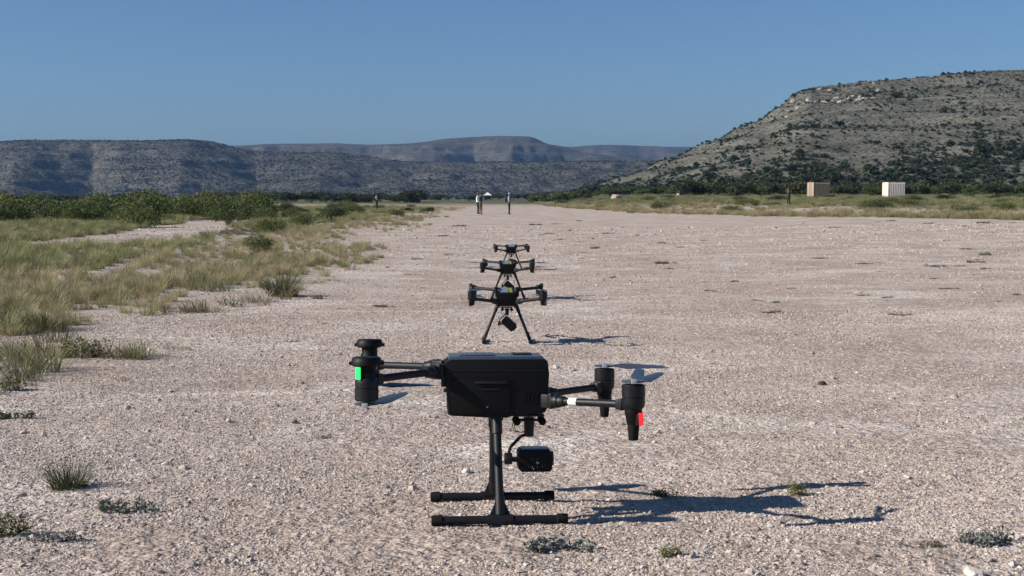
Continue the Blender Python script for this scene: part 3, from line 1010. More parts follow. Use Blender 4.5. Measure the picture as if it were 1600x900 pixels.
    MB().path(pts, .0052, 10).build('gimbal_arm', 'plastic_grey', gm)
    cpts = [Vector((-.040 - .012 * math.sin(t * math.pi), .008, .305 - .06 * t)) for t in np.linspace(0, .8, 7)] + [Vector((-.030, .006, .252)), Vector((-.015, .004, .255))]
    MB().path(cpts, .0013, 6).build('cable', 'rubber', gm)
    MB().path([p + Vector((.006, .006, -.001)) for p in cpts], .0013, 6).build('cable', 'rubber', gm)
    MB().path([Vector((.016, 0, .285)), Vector((.022, 0, .268)), Vector((.032, 0, .272)), Vector((.036, 0, .288))], .0012, 6).build('cable', 'rubber', gm)
    MB().lathe([(.0175, -.012), (.0185, -.010), (.0185, .010), (.0165, .0125)], (-.066, 0, .170), (1, 0, 0), 22).build('roll_motor', 'motor', gm)
    MB().box((-.044, -.004, .168), (.034, .020, .014), bevel=.002).build('camera_bracket', 'plastic_grey', gm)
    camr = empty('camera_unit', (.017, 0, .168), (0, cam_tilt, 0), gm)
    if compact: camr.scale = (1.2, 1.05, 1.08)
    cb = MB().prism([(-.054, -.024), (-.044, -.035), (.047, -.035), (.053, -.026), (.054, .022), (.046, .034), (-.046, .034), (-.054, .026)], -.042, .042, bevel=.004).build('camera_body', 'plastic', camr)
    cb.name = 'camera_body'
    MB().lathe([(.023, 0), (.023, .005), (.019, .0065)], (.0535, 0, .002), (1, 0, 0), 24).build('lens', 'motor', camr)
    MB().box((0, -.0005, .0355), (.085, .07, .003), bevel=.001).build('heat_plate', 'cover', camr)
    if marks:
        ring = MB()
        n = 18
        for i in range(n):
            if i in (1, 2): continue
            a, b_ = 2 * math.pi * i / n, 2 * math.pi * (i + 1) / n
            for r0, r1 in ((.0030, .0042),):
                ring.quad((.006 + r0 * math.cos(a), -.0426, -.006 + r0 * math.sin(a)), (.006 + r1 * math.cos(a), -.0426, -.006 + r1 * math.sin(a)),
                          (.006 + r1 * math.cos(b_), -.0426, -.006 + r1 * math.sin(b_)), (.006 + r0 * math.cos(b_), -.0426, -.006 + r0 * math.sin(b_)))
        ring.quad((.006, -.0426, -.0066), (.0098, -.0426, -.0066), (.0098, -.0426, -.0054), (.006, -.0426, -.0054))
        ring.build('logo_mark', 'mark', camr, 0)
        for (dx, dz, r_) in ((-.022, -.019, .0010), (-.010, -.019, .0014), (.006, -.019, .0013), (.022, -.019, .0010), (-.007, -.025, .0018), (-.008, .006, .0008), (.006, .006, .0008)):
            MB().tube((dx, -.0420, dz), (dx, -.0428, dz), r_, seg=8).build('mark_dot', 'mark', camr)
    if stickers:
        # open battery bay seen from the front, with its two printed labels
        sx_ = .158
        bz = zz(.47)
        st = MB().box((.128, 0, zz(.497) + .004), (.085, .128, .024), (0, R(32), 0), bevel=.004).build('battery', 'plastic_grey', root)
        e1 = Euler((0, R(32), 0)).to_matrix()
        c0 = Vector((.128, 0, zz(.497) + .004))
        if stickers == 'pale':
            p = c0 + e1 @ Vector((0, 0, .0127)); MB().box(p, (.074, .11, .001), (0, R(32), 0)).build('label_plate', 'sticker_grey', st)
        else:
            p = c0 + e1 @ Vector((0, -.024, .0127)); MB().box(p, (.072, .066, .001), (0, R(32), 0)).build('label_plate', 'sticker_grey', st)
            p = c0 + e1 @ Vector((0.004, .034, .0127)); MB().box(p, (.066, .042, .001), (0, R(32), R(12))).build('label_plate', 'sticker_green', st)
        for s in (-1, 1):
            MB().box((.135, s * .090, zz(.47)), (.03, .026, .085), bevel=.004).build('hinge_post', 'plastic', root)
    if probe:
        MB().tube((.16, probe * .075, .31), (.162, probe * .077, .235), .0022, seg=8).lathe([(.004, 0), (.008, .004), (.008, .022), (.004, .026)], (.162, probe * .077, .212), (0, 0, 1), 14).build('antenna', 'wire_grey', root)
    return root


def ground_tilt(x, y, d=0.2):
    zx = (float(gz0(np.array([x + d]), np.array([y]))[0]) - float(gz0(np.array([x - d]), np.array([y]))[0])) / (2 * d)
    zy = (float(gz0(np.array([x]), np.array([y + d]))[0]) - float(gz0(np.array([x]), np.array([y - d]))[0])) / (2 * d)
    return zx, zy


def drone_root(x, y, yaw, dz=0.0):
    zx, zy = ground_tilt(x, y)
    nrm = Vector((-zx, -zy, 1)).normalized()
    q = Vector((0, 0, 1)).rotation_difference(nrm) @ Euler((0, 0, yaw)).to_quaternion()
    z = max(G(x + a, y + b_) - (zx * a + zy * b_) for a in (-.2, 0, .2) for b_ in (-.2, 0, .2))
    r = empty('drone', (x, y, z + dz), q.to_euler())
    return r


d1 = drone_root(-.053, 3.98, R(4))
drone(d1, blades={(1, -1): ((58, .20, .012), (76, .20, .020)), (1, 1): (-4, 10), (-1, -1): ((60, .205, .014), (69, .205, .010)), (-1, 1): (8, 22)}, tape=True, marks=True)
tag(d1, 'large black quadcopter drone, nearest one, seen from the side, with lit green and red lights', 'drone', 'drones parked in a line on the runway')
d2 = drone_root(-.045, 11.1, R(-90 + 1))
drone(d2, top_z=.447, fz=.405, blades={(1, -1): (155, 170), (1, 1): (-160, 190), (-1, -1): (30, 160), (-1, 1): (-20, 200)}, cam_tilt=R(42), gim_yaw=R(88), stickers=True, lights=False, probe=-1, arm_r=.014, compact=True)
tag(d2, 'black drone with yellow-green label, second in the line, camera tilted under it', 'drone', 'drones parked in a line on the runway')
d3 = drone_root(-.05, 15.9, R(-90 - 1))
drone(d3, top_z=.447, fz=.405, blades={(1, -1): (-92, 88), (1, 1): (84, -96), (-1, -1): (-85, 120), (-1, 1): (95, -80)}, cam_tilt=R(42), gim_yaw=R(92), stickers=True, lights=False, probe=1, arm_r=.014, compact=True)
tag(d3, 'black drone with propeller blades spread out, third in the line', 'drone', 'drones parked in a line on the runway')
d4 = drone_root(-.015, 24.3, R(-90 + 2))
drone(d4, top_z=.447, fz=.405, blades={(1, -1): (160, 172), (1, 1): (-165, 190), (-1, -1): (10, 160), (-1, 1): (-10, 200)}, cam_tilt=R(10), gim_yaw=R(88), stickers='pale', lights=False, probe=1, arm_r=.014, compact=True)
tag(d4, 'black drone with pale top plate, farthest in the line', 'drone', 'drones parked in a line on the runway')


# ------------------------------------------------------------------ people
M['skin'] = simple('skin', (0.24, 0.14, 0.09), 0.6)
M['hair'] = simple('dark_hair', (0.03, 0.022, 0.016), 0.7)


def cloth(name, col):
    if name not in M: M[name] = simple(name, col, 0.9, var=0.18, scale=18)
    return M[name]


def person(x, y, rz, mats, hat, label, arms='front', stance=0.14, lean=0.0, z=None):
    """mats: top, sleeves, trousers, shoes. Body faces local +X."""
    J, Rr, Mi, E = [], [], [], []

    def v(p, r, m):
        J.append(Vector(p)); Rr.append(r); Mi.append(m); return len(J) - 1

    def e(a, b_): E.append((a, b_))
    TOP, SLV, TRS, SHO, SKN = range(5)
    pel = v((0, 0, .95), (.125, .165), TRS)
    bel = v((.01, 0, 1.08), (.115, .150), TOP); e(pel, bel)
    che = v((.01 + lean, 0, 1.30), (.125, .175), TOP); e(bel, che)
    nkb = v((.0 + lean, 0, 1.46), (.075, .09), TOP); e(che, nkb)
    nck = v((.015 + lean, 0, 1.53), (.052, .052), SKN); e(nkb, nck)
    hd1 = v((.03 + lean, 0, 1.61), (.078, .070), SKN); e(nck, hd1)
    hd2 = v((.02 + lean, 0, 1.70), (.088, .074), SKN); e(hd1, hd2)
    nose = v((.125 + lean, 0, 1.645), (.014, .012), SKN); e(hd1, nose)
    for s in (-1, 1):
        ear = v((.02 + lean, s * .088, 1.655), (.018, .01), SKN); e(hd2, ear)
        hip = v((0, s * .095, .88), (.092, .088), TRS); e(pel, hip)
        kx = .02 if s > 0 else .05
        kn = v((kx, s * stance, .49), (.062, .060), TRS); e(hip, kn)
        ank = v((-.02 + (0 if s > 0 else .05), s * (stance + .035), .10), (.048, .045), TRS); e(kn, ank)
        hee = v((-.02 + (0 if s > 0 else .05), s * (stance + .037), .045), (.045, .042), SHO); e(ank, hee)
        toe = v((.15 + (0 if s > 0 else .05), s * (stance + .06), .035), (.034, .042), SHO); e(hee, toe)
        sh = v((.0 + lean, s * .19, 1.41), (.066, .066), SLV); e(nkb, sh)
        if arms == 'front':
            el = Vector((.03 + lean, s * .26, 1.14)); wr = Vector((.27 + lean, s * .12, 1.14)); hd = Vector((.04, -s * .012, .01))
        elif arms == 'face':
            el = Vector((.20 + lean, s * .24, 1.28)); wr = Vector((.24 + lean, s * .09, 1.52)); hd = Vector((.01, -s * .01, .05))
        elif arms == 'cross':
            el = Vector((.02 + lean, s * .26, 1.13)); wr = Vector((.20 + lean, s * .02, 1.20)); hd = Vector((.02, -s * .06, .01))
        else:
            el = Vector((-.02 + lean, s * .25, 1.12)); wr = Vector((.05 + lean, s * .27, .88)); hd = Vector((.01, 0, -.05))
        a = v(el, (.045, .045), SLV); e(sh, a)
        w = v(wr, (.030, .032), SKN if arms != 'cross' else SLV); e(a, w)
        fdir = (wr - el).normalized()
        pal = v(wr + hd * 1.0 + fdir * .03, (.022, .034), SKN); e(w, pal)
        sd = fdir.cross(Vector((0, 0, 1)) if abs(fdir.z) < .8 else Vector((1, 0, 0))).normalized()
        cur = Vector((0, 0, -.02))
        for i, ln in enumerate((.070, .080, .074, .060)):
            b0 = v(J[pal] + sd * (.026 * (i - 1.5) / 1.5 * 1.1) + fdir * .045, (.009, .009), SKN); e(pal, b0)
            b1 = v(J[b0] + fdir * ln * .5 + cur, (.008, .008), SKN); e(b0, b1)
        th = v(J[pal] - sd * .04 * s + fdir * .02 + Vector((0, 0, .012)), (.010, .010), SKN); e(pal, th)
        th2 = v(J[th] + fdir * .03, (.009, .009), SKN); e(th, th2)
    me = bpy.data.meshes.new('person_skeleton')
    me.from_pydata([tuple(p) for p in J], E, [])
    tmp = bpy.data.objects.new('person_skeleton', me)
    C.objects.link(tmp)
    md = tmp.modifiers.new('skin', 'SKIN'); md.use_smooth_shade = True
    for i, sv in enumerate(me.skin_vertices[0].data):
        r = Rr[i]; sv.radius = (r[0] * 1.12, r[1] * 1.12); sv.use_root = (i == 0)
    sb = tmp.modifiers.new('sub', 'SUBSURF'); sb.levels = 1; sb.render_levels = 1
    dg = bpy.context.evaluated_depsgraph_get()
    body = bpy.data.meshes.new_from_object(tmp.evaluated_get(dg))
    bpy.data.objects.remove(tmp)
    body.name = 'person'
    body.materials.clear()
    for m_ in (*mats, M['skin']): body.materials.append(m_)
    P = np.array([tuple(p) for p in J]); EE = np.array(E)
    for f in body.polygons:
        c = np.array(f.center)
        a_, b_ = P[EE[:, 0]], P[EE[:, 1]]
        ab = b_ - a_
        t = np.clip(((c - a_) * ab).sum(1) / np.maximum((ab * ab).sum(1), 1e-9), 0, 1)
        d = np.linalg.norm(c - (a_ + ab * t[:, None]), axis=1)
        k = int(np.argmin(d))
        f.material_index = Mi[EE[k, 1] if t[k] > .5 else EE[k, 0]]
    o = link('person', body)
    o.location = (x, y, (G(x, y) if z is None else z)); o.rotation_euler = (0, 0, rz)
    # eyes and headwear
    mb = MB()
    for s in (-1, 1):
        bmesh.ops.create_uvsphere(mb.bm, u_segments=8, v_segments=6, radius=.011, matrix=Matrix.Translation((.108 + lean, s * .032, 1.672)))
    mb.build('eyes', 'hair', o)
    if hat:
        hm = cloth(*hat[1])
        if hat[0] == 'cap':
            MB().lathe([(.098, 0), (.099, .03), (.085, .07), (.045, .095), (.008, .10)], (.018 + lean, 0, 1.69), (0, 0, 1), 16).box((.125 + lean, 0, 1.697), (.10, .13, .012), bevel=.004).build('cap', hm, o)
        elif hat[0] == 'hat':
            MB().lathe([(.165, 0), (.165, .008), (.100, .012), (.096, .07), (.075, .10), (.01, .105)], (.018 + lean, 0, 1.695), (0, 0, 1), 18).build('sun_hat', hm, o)
        else:
            MB().lathe([(.092, -.07), (.099, .0), (.096, .04), (.07, .08), (.01, .10)], (-.002 + lean, 0, 1.68), (0, 0, 1), 16).build('hair', hm, o)
    tag(o, label, 'person')
    return o


BLK, DGREY = ('black_cloth', (0.012, 0.012, 0.014)), ('dark_grey_cloth', (0.035, 0.036, 0.042))
NAVY, TANC = ('slate_blue_cloth', (0.055, 0.075, 0.105)), ('tan_cloth', (0.12, 0.09, 0.07))
WHT, GRYC = ('white_cloth', (0.72, 0.72, 0.70)), ('light_grey_cloth', (0.34, 0.35, 0.36))
ORG, GRN = ('rust_orange_cloth', (0.20, 0.06, 0.025)), ('dark_olive_cloth', (0.03, 0.034, 0.026))


def mk(*cs): return [cloth(*c) for c in cs]


p1 = person(-2.60, 106, R(-30), mk(NAVY, NAVY, TANC, BLK), ('cap', BLK), 'person in slate blue top and tan trousers standing on the runway', 'cross', .15)
p2 = person(-2.88, 108, R(-20), mk(WHT, WHT, GRN, BLK), ('cap', ORG), 'person in white shirt, olive trousers and rust cap behind the one in blue', 'front', .09)
p3 = person(-.25, 107, R(-12), mk(GRYC, GRYC, GRN, BLK), ('hat', GRYC), 'person in light grey shirt and sun hat wearing a dark backpack', 'front', .16, .02)
p4 = person(-13.5, 128, R(-10), mk(BLK, GRYC, BLK, BLK), ('hair', BLK), 'person in black with pale sleeves standing waist-deep in the grass', 'front', .10)
p5 = person(26.1, 121, R(215), mk(DGREY, DGREY, BLK, BLK), ('cap', DGREY), 'person in dark clothes with hands raised near the tan container', 'face', .09)


def backpack(p, loc, rz, label, stick=True):
    o = empty('backpack', loc, (0, 0, rz))
    MB().box((-.22, 0, 1.25), (.17, .30, .46), bevel=.05, seg=3).build('bag', cloth(*BLK), o)
    MB().box((-.31, 0, 1.15), (.05, .22, .22), bevel=.02).build('pocket', cloth(*DGREY), o)
    for s in (-1, 1):
        MB().path([Vector((-.15, s * .10, 1.42)), Vector((-.02, s * .11, 1.53)), Vector((.12, s * .11, 1.45)), Vector((.17, s * .12, 1.3)), Vector((.10, s * .165, 1.13)), Vector((-.14, s * .14, 1.08))], .014, 8).build('strap', cloth(*DGREY), o)
    if stick: MB().tube((-.24, .1, 1.40), (-.25, .1, 2.02), .022, .018, 8).build('antenna', 'rubber', o)
    return tag(o, label, 'backpack')


backpack(p3, p3.location, R(-12), 'black backpack with an upright antenna on the person in grey')
backpack(p4, p4.location, R(-10), 'black backpack with a tall antenna on the person in the grass')


def controller(p, off, label, name='remote_controller', zc=1.16):
    rz = p.rotation_euler.z
    c = p.location + Vector((off * math.cos(rz), off * math.sin(rz), zc))
    o = empty(name, c, (0, 0, rz))
    MB().box((0, 0, 0), (.10, .22, .06), bevel=.02).build('case', 'plastic', o)
    MB().box((.03, 0, .06), (.014, .18, .11), (0, R(-25), 0), bevel=.003).build('screen', 'plastic_grey', o)
    for s in (-1, 1): MB().tube((.05, s * .08, .02), (.11, s * .10, .14), .007, seg=8).build('antenna', 'rubber', o)
    return tag(o, label, 'controller')


controller(p3, .36, 'black remote controller held by the person with the backpack and sun hat')
controller(p4, .34, 'black remote controller held by the person standing in the grass')
controller(p2, .34, 'black remote controller held by the person in the white shirt')
cam_o = empty('photo_camera', p5.location + Vector((.26 * math.cos(R(215)), .26 * math.sin(R(215)), 1.63)), (0, 0, R(215)))
MB().box((0, 0, 0), (.07, .14, .09), bevel=.01).build('camera_body', 'plastic', cam_o)
MB().tube((.03, 0, 0), (.14, 0, 0), .036, .04, 16).build('lens', 'plastic_grey', cam_o)
tag(cam_o, 'black camera held up to the face of the person in dark clothes', 'camera')


# ------------------------------------------------------------------ canopy, vehicle, poles, far odds and ends
M['canopy'] = simple('white_canvas', (0.75, 0.74, 0.68), 0.8, var=.06, scale=3)
t = empty('canopy_tent', (-9.4, 495, G(-9.4, 495)))
cp = MB()
for i in range(4):
    a0, a1 = R(45 + 90 * i), R(135 + 90 * i)
    r_ = 2.1
    for (z0, r0, z1, r1) in ((2.05, r_, 2.35, r_), (2.35, r_, 2.75, r_ * .55), (2.75, r_ * .55, 3.35, .05)):
        cp.quad((r0 * math.cos(a0), r0 * math.sin(a0), z0), (r0 * math.cos(a1), r0 * math.sin(a1), z0), (r1 * math.cos(a1), r1 * math.sin(a1), z1), (r1 * math.cos(a0), r1 * math.sin(a0), z1))
cp.build('canopy', 'canopy', t, 0)
for i in range(4):
    a0 = R(45 + 90 * i)
    MB().tube((2.05 * math.cos(a0), 2.05 * math.sin(a0), -.1), (2.05 * math.cos(a0), 2.05 * math.sin(a0), 2.2), .05, seg=8).build('pole', 'alu', t)
tag(t, 'white pointed canopy tent at the far end of the runway', 'tent')

M['carpaint'] = simple('dark_car_paint', (0.012, 0.014, 0.016), 0.25, var=.1)
M['glass'] = simple('dark_glass', (0.02, 0.024, 0.028), 0.08)
v_ = empty('vehicle', (-15.0, 495, G(-15, 495)), (0, 0, R(12)))
bd = MB().prism([(-2.2, .35), (2.2, .35), (2.3, .6), (2.2, .95), (1.2, 1.08), (.55, 1.68), (-2.0, 1.72), (-2.25, 1.1)], -.9, .9, bevel=.06).build('body', 'carpaint', v_)
for s in (-1, 1):
    MB().prism([(1.0, 1.12), (.5, 1.6), (-.3, 1.6), (-.3, 1.12)], s * .905 - .01, s * .905 + .01).build('window', 'glass', v_)
    MB().prism([(-.4, 1.12), (-.4, 1.6), (-1.85, 1.6), (-2.0, 1.12)], s * .905 - .01, s * .905 + .01).build('window', 'glass', v_)
    for x_ in (-1.4, 1.4):
        w_ = MB().lathe([(.36, -.1), (.38, -.08), (.38, .08), (.36, .1)], (x_, s * .82, .38), (0, 1, 0), 20).build('wheel', 'rubber', v_)
        MB().tube((x_, s * .925, .38), (x_, s * .935, .38), .22, seg=16).build('rim', 'alu', w_)
tag(v_, 'dark vehicle parked beside the white canopy tent', 'car')

M['polewood'] = simple('weathered_pole', (0.20, 0.15, 0.11), 0.9, var=.3, scale=2)
for (px, top, d, lab) in ((168, 292, 400, 'taller thin weathered pole beyond the scrub field'), (67, 298, 400, 'shorter thin weathered pole beyond the scrub, near the picture edge')):
    x_ = (px - 800) / 2000 * d
    zt = CAM_Z + (308 - top) / 2000 * d
    o = empty('utility_pole', (x_, d, 0))
    MB().tube((0, 0, -.5), (0, 0, zt), .17, .12, 10).build('post', 'polewood', o)
    MB().box((0, 0, zt - .35), (1.0, .12, .14)).build('crossarm', 'polewood', o)
    tag(o, lab, 'pole')

M['boulder'] = simple('pale_boulder', (0.42, 0.33, 0.26), 0.95, var=.25, scale=2, bump=.4)
place('boulder', rock_mesh(91, M['boulder'], 3, name='boulder'), (20.2, 250, G(20.2, 250) + .35), .5, (1.25, .9, .62), 'pale boulder at the foot of the steep hill beyond the runway', 'rock')
M['tarp'] = simple('blue_tarp', (0.035, 0.065, 0.15), 0.5, var=.2, scale=3)
mbt = MB()
bmesh.ops.create_grid(mbt.bm, x_segments=14, y_segments=10, size=1.0)
for vv in mbt.bm.verts:
    rr = max(abs(vv.co.x), abs(vv.co.y))
    vv.co.z = .8 * (1 - rr ** 3) + .08 * math.sin(5 * vv.co.x + 2) * math.cos(4 * vv.co.y)
tp = mbt.build('tarp_cover', 'tarp', None)
tp.location = (34.8, 300, G(34.8, 300) + .25); tp.scale = (.75, .75, .7)
tag(tp, 'blue tarp heaped among the trees below the steep hill', 'tarp')
bx = empty('equipment_case', (33.2, 255, G(33.2, 255))); bx.scale = (.65, .65, .65)
MB().box((-.3, 0, .45), (.7, .6, .9), bevel=.05).build('case', 'canopy', bx)
MB().box((.45, 0, .4), (.55, .5, .8), bevel=.04).build('lid', 'carpaint', bx)
tag(bx, 'small white and black case standing in the grass beyond the runway', 'case')

# ------------------------------------------------------------------ trees along the foot of the hills
ntree = 0
for k in range(150):            # foot of the steep hill, to the right
    u = rng.uniform(0.03, 0.44) if k < 110 else rng.uniform(0.015, 0.25)
    d = rng.uniform(255, 330) + (40 if u < .1 else 0)
    s = float(rng.uniform(0.65, 1.15)) * (0.8 if u < .12 else 1)
    place_shrub('mesquite_tree', trees_src[int(rng.integers(0, 3))], float(u * d), float(d), float(rng.uniform(0, 6)), (s * 1.25, s * 1.25, s),
                'low green tree in the belt along the foot of the steep hill', 'tree', 'low trees along the foot of the steep hill', ('crown', 'trunk'), dz=-.15)
for k in range(130):            # darker belt beyond the field on the left and centre
    u = rng.uniform(-0.43, 0.03)
    d = rng.uniform(300, 420)
    if u > -.07: d += 260
    s = float(rng.uniform(0.55, 1.15))
    if u < -.31: s *= .8
    place_shrub('mesquite_tree', trees_src[2 + int(rng.integers(0, 2))], float(u * d), float(d), float(rng.uniform(0, 6)), (s * 1.5, s * 1.4, s),
                'dark low tree in the belt beyond the grassy field', 'tree', 'dark trees beyond the field', ('crown', 'trunk'), dz=-.2)

# ------------------------------------------------------------------ green shrubs in the field
LBL = 'green bushy shrub in the scrub band behind the tall grass'
for k in range(112):
    for _ in range(30):
        d = 58 * (170 / 58) ** rng.uniform(); u = rng.uniform(-0.44, -0.05)
        x = u * d
        if abs(u + .1055) < .016 and d < 135: continue
        if left_edge(d) - x > 4.0 + 10 * max(0, (70 - d) / 20) and fbm(np.array([x / 9]), np.array([d / 9]), 2, 61)[0] > 0.04: break
    s = float(rng.uniform(0.5, 1.3)) * (1.3 if u < -.2 else .85)
    place_shrub('shrub', shrubs_src[int(rng.choice(4, p=[.32, .28, .28, .12]))], float(x), float(d), float(rng.uniform(0, 6)), (s * 1.25, s * 1.25, s * float(rng.uniform(.8, 1.25))), LBL, 'shrub', 'green shrubs in the field left of the runway')
named = [(215, 356, 1.35, 0, 'dark green shrub standing alone in front of the scrub band by the dirt track'), (520, 347, 1.1, 3, 'wide dark shrub amid dry grass near the runway edge'),
         (475, 352, .95, 0, 'dark spreading shrub beside the wide dark one in dry grass'), (620, 338, .8, 0, 'round green shrub low by the far runway edge'),
         (668, 334, .75, 3, 'small dark shrub where runway edge meets the grass'), (425, 362, .75, 2, 'small bright green shrub in front of pale grass'), (640, 332, .6, 3, 'little dark shrub beyond the round green one'),
         (400, 395, .55, 1, 'leafy grey-green bush on the gravel bank')]
for px, py, w, k, lab in named:
    d = 60.0
    for _ in range(25):
        x = (px - 800) / 2000 * d
        d = 0.5 * d + 0.5 * 2000 * (CAM_Z - G(x, d)) / (py - 308)
    x = (px - 800) / 2000 * d
    s = w
    place_shrub('shrub', shrubs_src[k], x, d, random.uniform(0, 6), (s, s, s * .85), lab, 'shrub')
for k in range(46):             # right side
    for _ in range(30):
        d = rng.uniform(70, 235); x = rng.uniform(5, 0.43 * d)
        if x - right_edge(d) > 1.0: break
    s = float(rng.uniform(0.5, 1.25))
    place_shrub('shrub', shrubs_src[int(rng.choice(4, p=[.3, .2, .2, .3]))], float(x), float(d), float(rng.uniform(0, 6)), (s * 1.4, s * 1.4, s * .8), 'low green shrub in the grassy strip right of the runway', 'shrub', 'shrubs in the right grassy strip')

# ------------------------------------------------------------------ grasses
def sample_field(n, fn, ulo, uhi, dlo, dhi, pw):
    d = dlo * (dhi / dlo) ** (rng.uniform(size=n) ** pw)
    u = rng.uniform(ulo, uhi, n)
    x = u * d
    k = rng.uniform(size=n) < fn(x, d)
    return x[k], d[k]


def left_density(x, y):
    le = left_edge(y) - x
    m = soil_mask(x, y)
    clump = sstep(-0.25, 0.35, fbm(x / 1.6, y / 2.2, 3, 71))
    patch = sstep(-.22, .10, fbm(x / 3.2, y / 5.5, 3, 55) + .25 * sstep(4, 12, le))
    dense = (0.12 + .88 * patch) * sstep(2.6, 5.5, le + 1.5 * fbm(x / 3, y / 4, 2, 75)) * sstep(17, 25, y)
    return np.where(le > -0.8, m * (0.13 + 0.40 * clump ** 2 + 0.8 * dense * (0.35 + clump)), 0) * sstep(6.0, 9.5, y)


gx, gy = sample_field(60000, left_density, -0.47, 0.0, 7.5, 170, 0.62)
n = len(gx)
tone = fbm(gx / 6, gy / 8, 3, 72) + rng.normal(0, .16, n)
dense = sstep(2.6, 6, left_edge(gy) - gx) * sstep(15, 24, gy)
kind = np.where(dense < .35, np.where(rng.uniform(size=n) < .6, 2, 1), np.where(tone > 0.17, 0, 1))
size = np.exp(rng.normal(-.25, .25, n)) * (0.5 + 0.42 * dense) * np.where(kind == 2, 1.1, 1.0)
midx = kind * 3 + rng.integers(0, 3, n)
all_grass = straw_m + olive_m + short_m
app = size / gy * np.where(np.abs(gx / gy) < .41, 1, 0)
order = np.argsort(-app)
nind = 80
GL = {0: ('dry straw-coloured grass tuft on the bank left of the runway', 'dry grass tufts left of the runway'),
      1: ('olive green grass tuft on the bank left of the runway', 'olive grass tufts left of the runway'),
      2: ('short grey-green grass tuft at the left runway edge', 'short grass tufts left of the runway')}
gzv = gz(gx, gy)
for i in order[:nind]:
    lab, grp = GL[int(kind[i])]
    s = float(size[i])
    place('grass_tuft', all_grass[int(midx[i])], (float(gx[i]), float(gy[i]), float(gzv[i])), float(rng.uniform(0, 6.28)), (s, s, s * .9), lab, 'grass tuft', grp)
rest = order[nind:]
n = len(rest)
rot = np.zeros((n, 3)); rot[:, 2] = rng.uniform(0, 6.28, n)
far_w = 1 + 0.6 * sstep(40, 120, gy[rest])
scatter('meadow_grass', np.stack([gx[rest], gy[rest], gzv[rest]], 1), rot, np.stack([size[rest] * far_w, size[rest] * far_w, size[rest] * .9], 1), midx[rest], all_grass,
        'tall dry and green grass covering the bank left of the runway')

# small tufts and dry clumps on the stony margin of the runway
dry_clump = [grass_mesh('dry_clump', leaf_mat('dry_clump_stems', [(0.16, 0.125, 0.085), (0.25, 0.20, 0.14), (0.36, 0.30, 0.21)], 0.2), 90, 0.12, 0.30, 1.3, 0.006, 380 + i) for i in range(2)]
k = 0
while k < 215:
    y = float(7.2 * (30 / 7.2) ** rng.uniform()); x = float(rng.uniform(-.43, -.08) * y)
    le = float(left_edge(y)) - x
    if le < -.5 or le > 3.6 or rng.uniform() > .5 + .3 * le or fbm(np.array([x / .9]), np.array([y / 1.4]), 2, 57)[0] < -.12: continue
    c = int(rng.integers(0, 4))
    me_ = [dry_clump[k % 2], short_m[k % 3], olive_m[k % 3], dry_clump[(k + 1) % 2]][c]
    q = float(rng.uniform(.6, 1.6)) * (.5 if c == 2 else .95)
    lab = ['small brown dried clump on the stony margin left of the runway', 'small grey-green tuft on the stony margin left of the runway', 'small olive tuft on the stony margin left of the runway'][c % 3]
    place('grass_tuft', me_, (x, y, G(x, y)), float(rng.uniform(0, 6)), (q, q, q * float(rng.uniform(.7, 1.2))), lab, 'grass tuft', ['dried clumps on the stony margin', 'grey-green tufts on the stony margin', 'olive tufts on the stony margin'][c % 3])
    k += 1


def right_density(x, y):
    re = x - right_edge(y)
    m = soil_mask(x, y)
    return np.where(re > -1.0, (m ** 1.5 + .03) * (0.5 + 0.5 * sstep(-.2, .3, fbm(x / 5, y / 7, 3, 73))), 0)


gx, gy = sample_field(70000, right_density, -0.03, 0.46, 55, 300, 0.85)
n = len(gx)
tone = fbm(gx / 10, gy / 14, 3, 74) + rng.normal(0, .16, n)
strip = (soil_mask(gx, gy) < .65) | (gx - right_edge(gy) < 3.2)
kind = np.where(strip, np.where(rng.uniform(size=n) < .55, 2, 1), np.where(tone > -.10, 0, 1))
size = np.exp(rng.normal(-.05, .25, n)) * np.where(strip, .75, 1.05)
rot = np.zeros((n, 3)); rot[:, 2] = rng.uniform(0, 6.28, n)
w_ = size * (1.3 + .7 * sstep(80, 200, gy))
scatter('field_grass', np.stack([gx, gy, gz(gx, gy)], 1), rot, np.stack([w_, w_, size], 1), kind * 3 + rng.integers(0, 3, n), all_grass, 'yellow-green grass in the strip between runway and steep hill')

# ------------------------------------------------------------------ small plants on the gravel
def mat_plant(name, mat, seed, n=420, w=.5, h=.10, size=.016):
    r = np.random.default_rng(seed)
    lob = [((w * .42 * r.uniform(-1, 1), w * .16 * r.uniform(-1, 1), h * .35), (w * .13, w * .11, h * r.uniform(.4, .8))) for _ in range(11)]
    V, F = leaf_cloud(r, n, lob, size, flat=.3, z0=.004)
    return np_mesh(name, V, F, mat)


grey_mat = [mat_plant('mat_plant', GREY_LEAF, 700 + i) for i in range(3)]
dark_mat = [mat_plant('mat_plant', GREYGREEN, 710 + i, w=.5, h=.09) for i in range(3)]
green_mat = [mat_plant('mat_plant', GREEN_BRIGHT, 720 + i, n=1500, w=.4, h=.17, size=.0095) for i in range(2)]


def at(px, py):
    d = 5.0
    for _ in range(40):
        x = (px - 800) / 2000 * d
        # ray through the pixel, camera pitched 4.06 degrees: close to (py-308)/2000 below level
        d = 0.5 * d + 0.5 * 2000 * (CAM_Z - G(x, d)) / (py - 308)
    return (px - 800) / 2000 * d, d


def on_ground(name, me, px, py, rz, s, lab, cat, grp=None, tilt=(0, 0)):
    x, y = at(px, py)
    return place(name, me, (x, y, G(x, y) - .003), rz, s, lab, cat, grp, tilt)


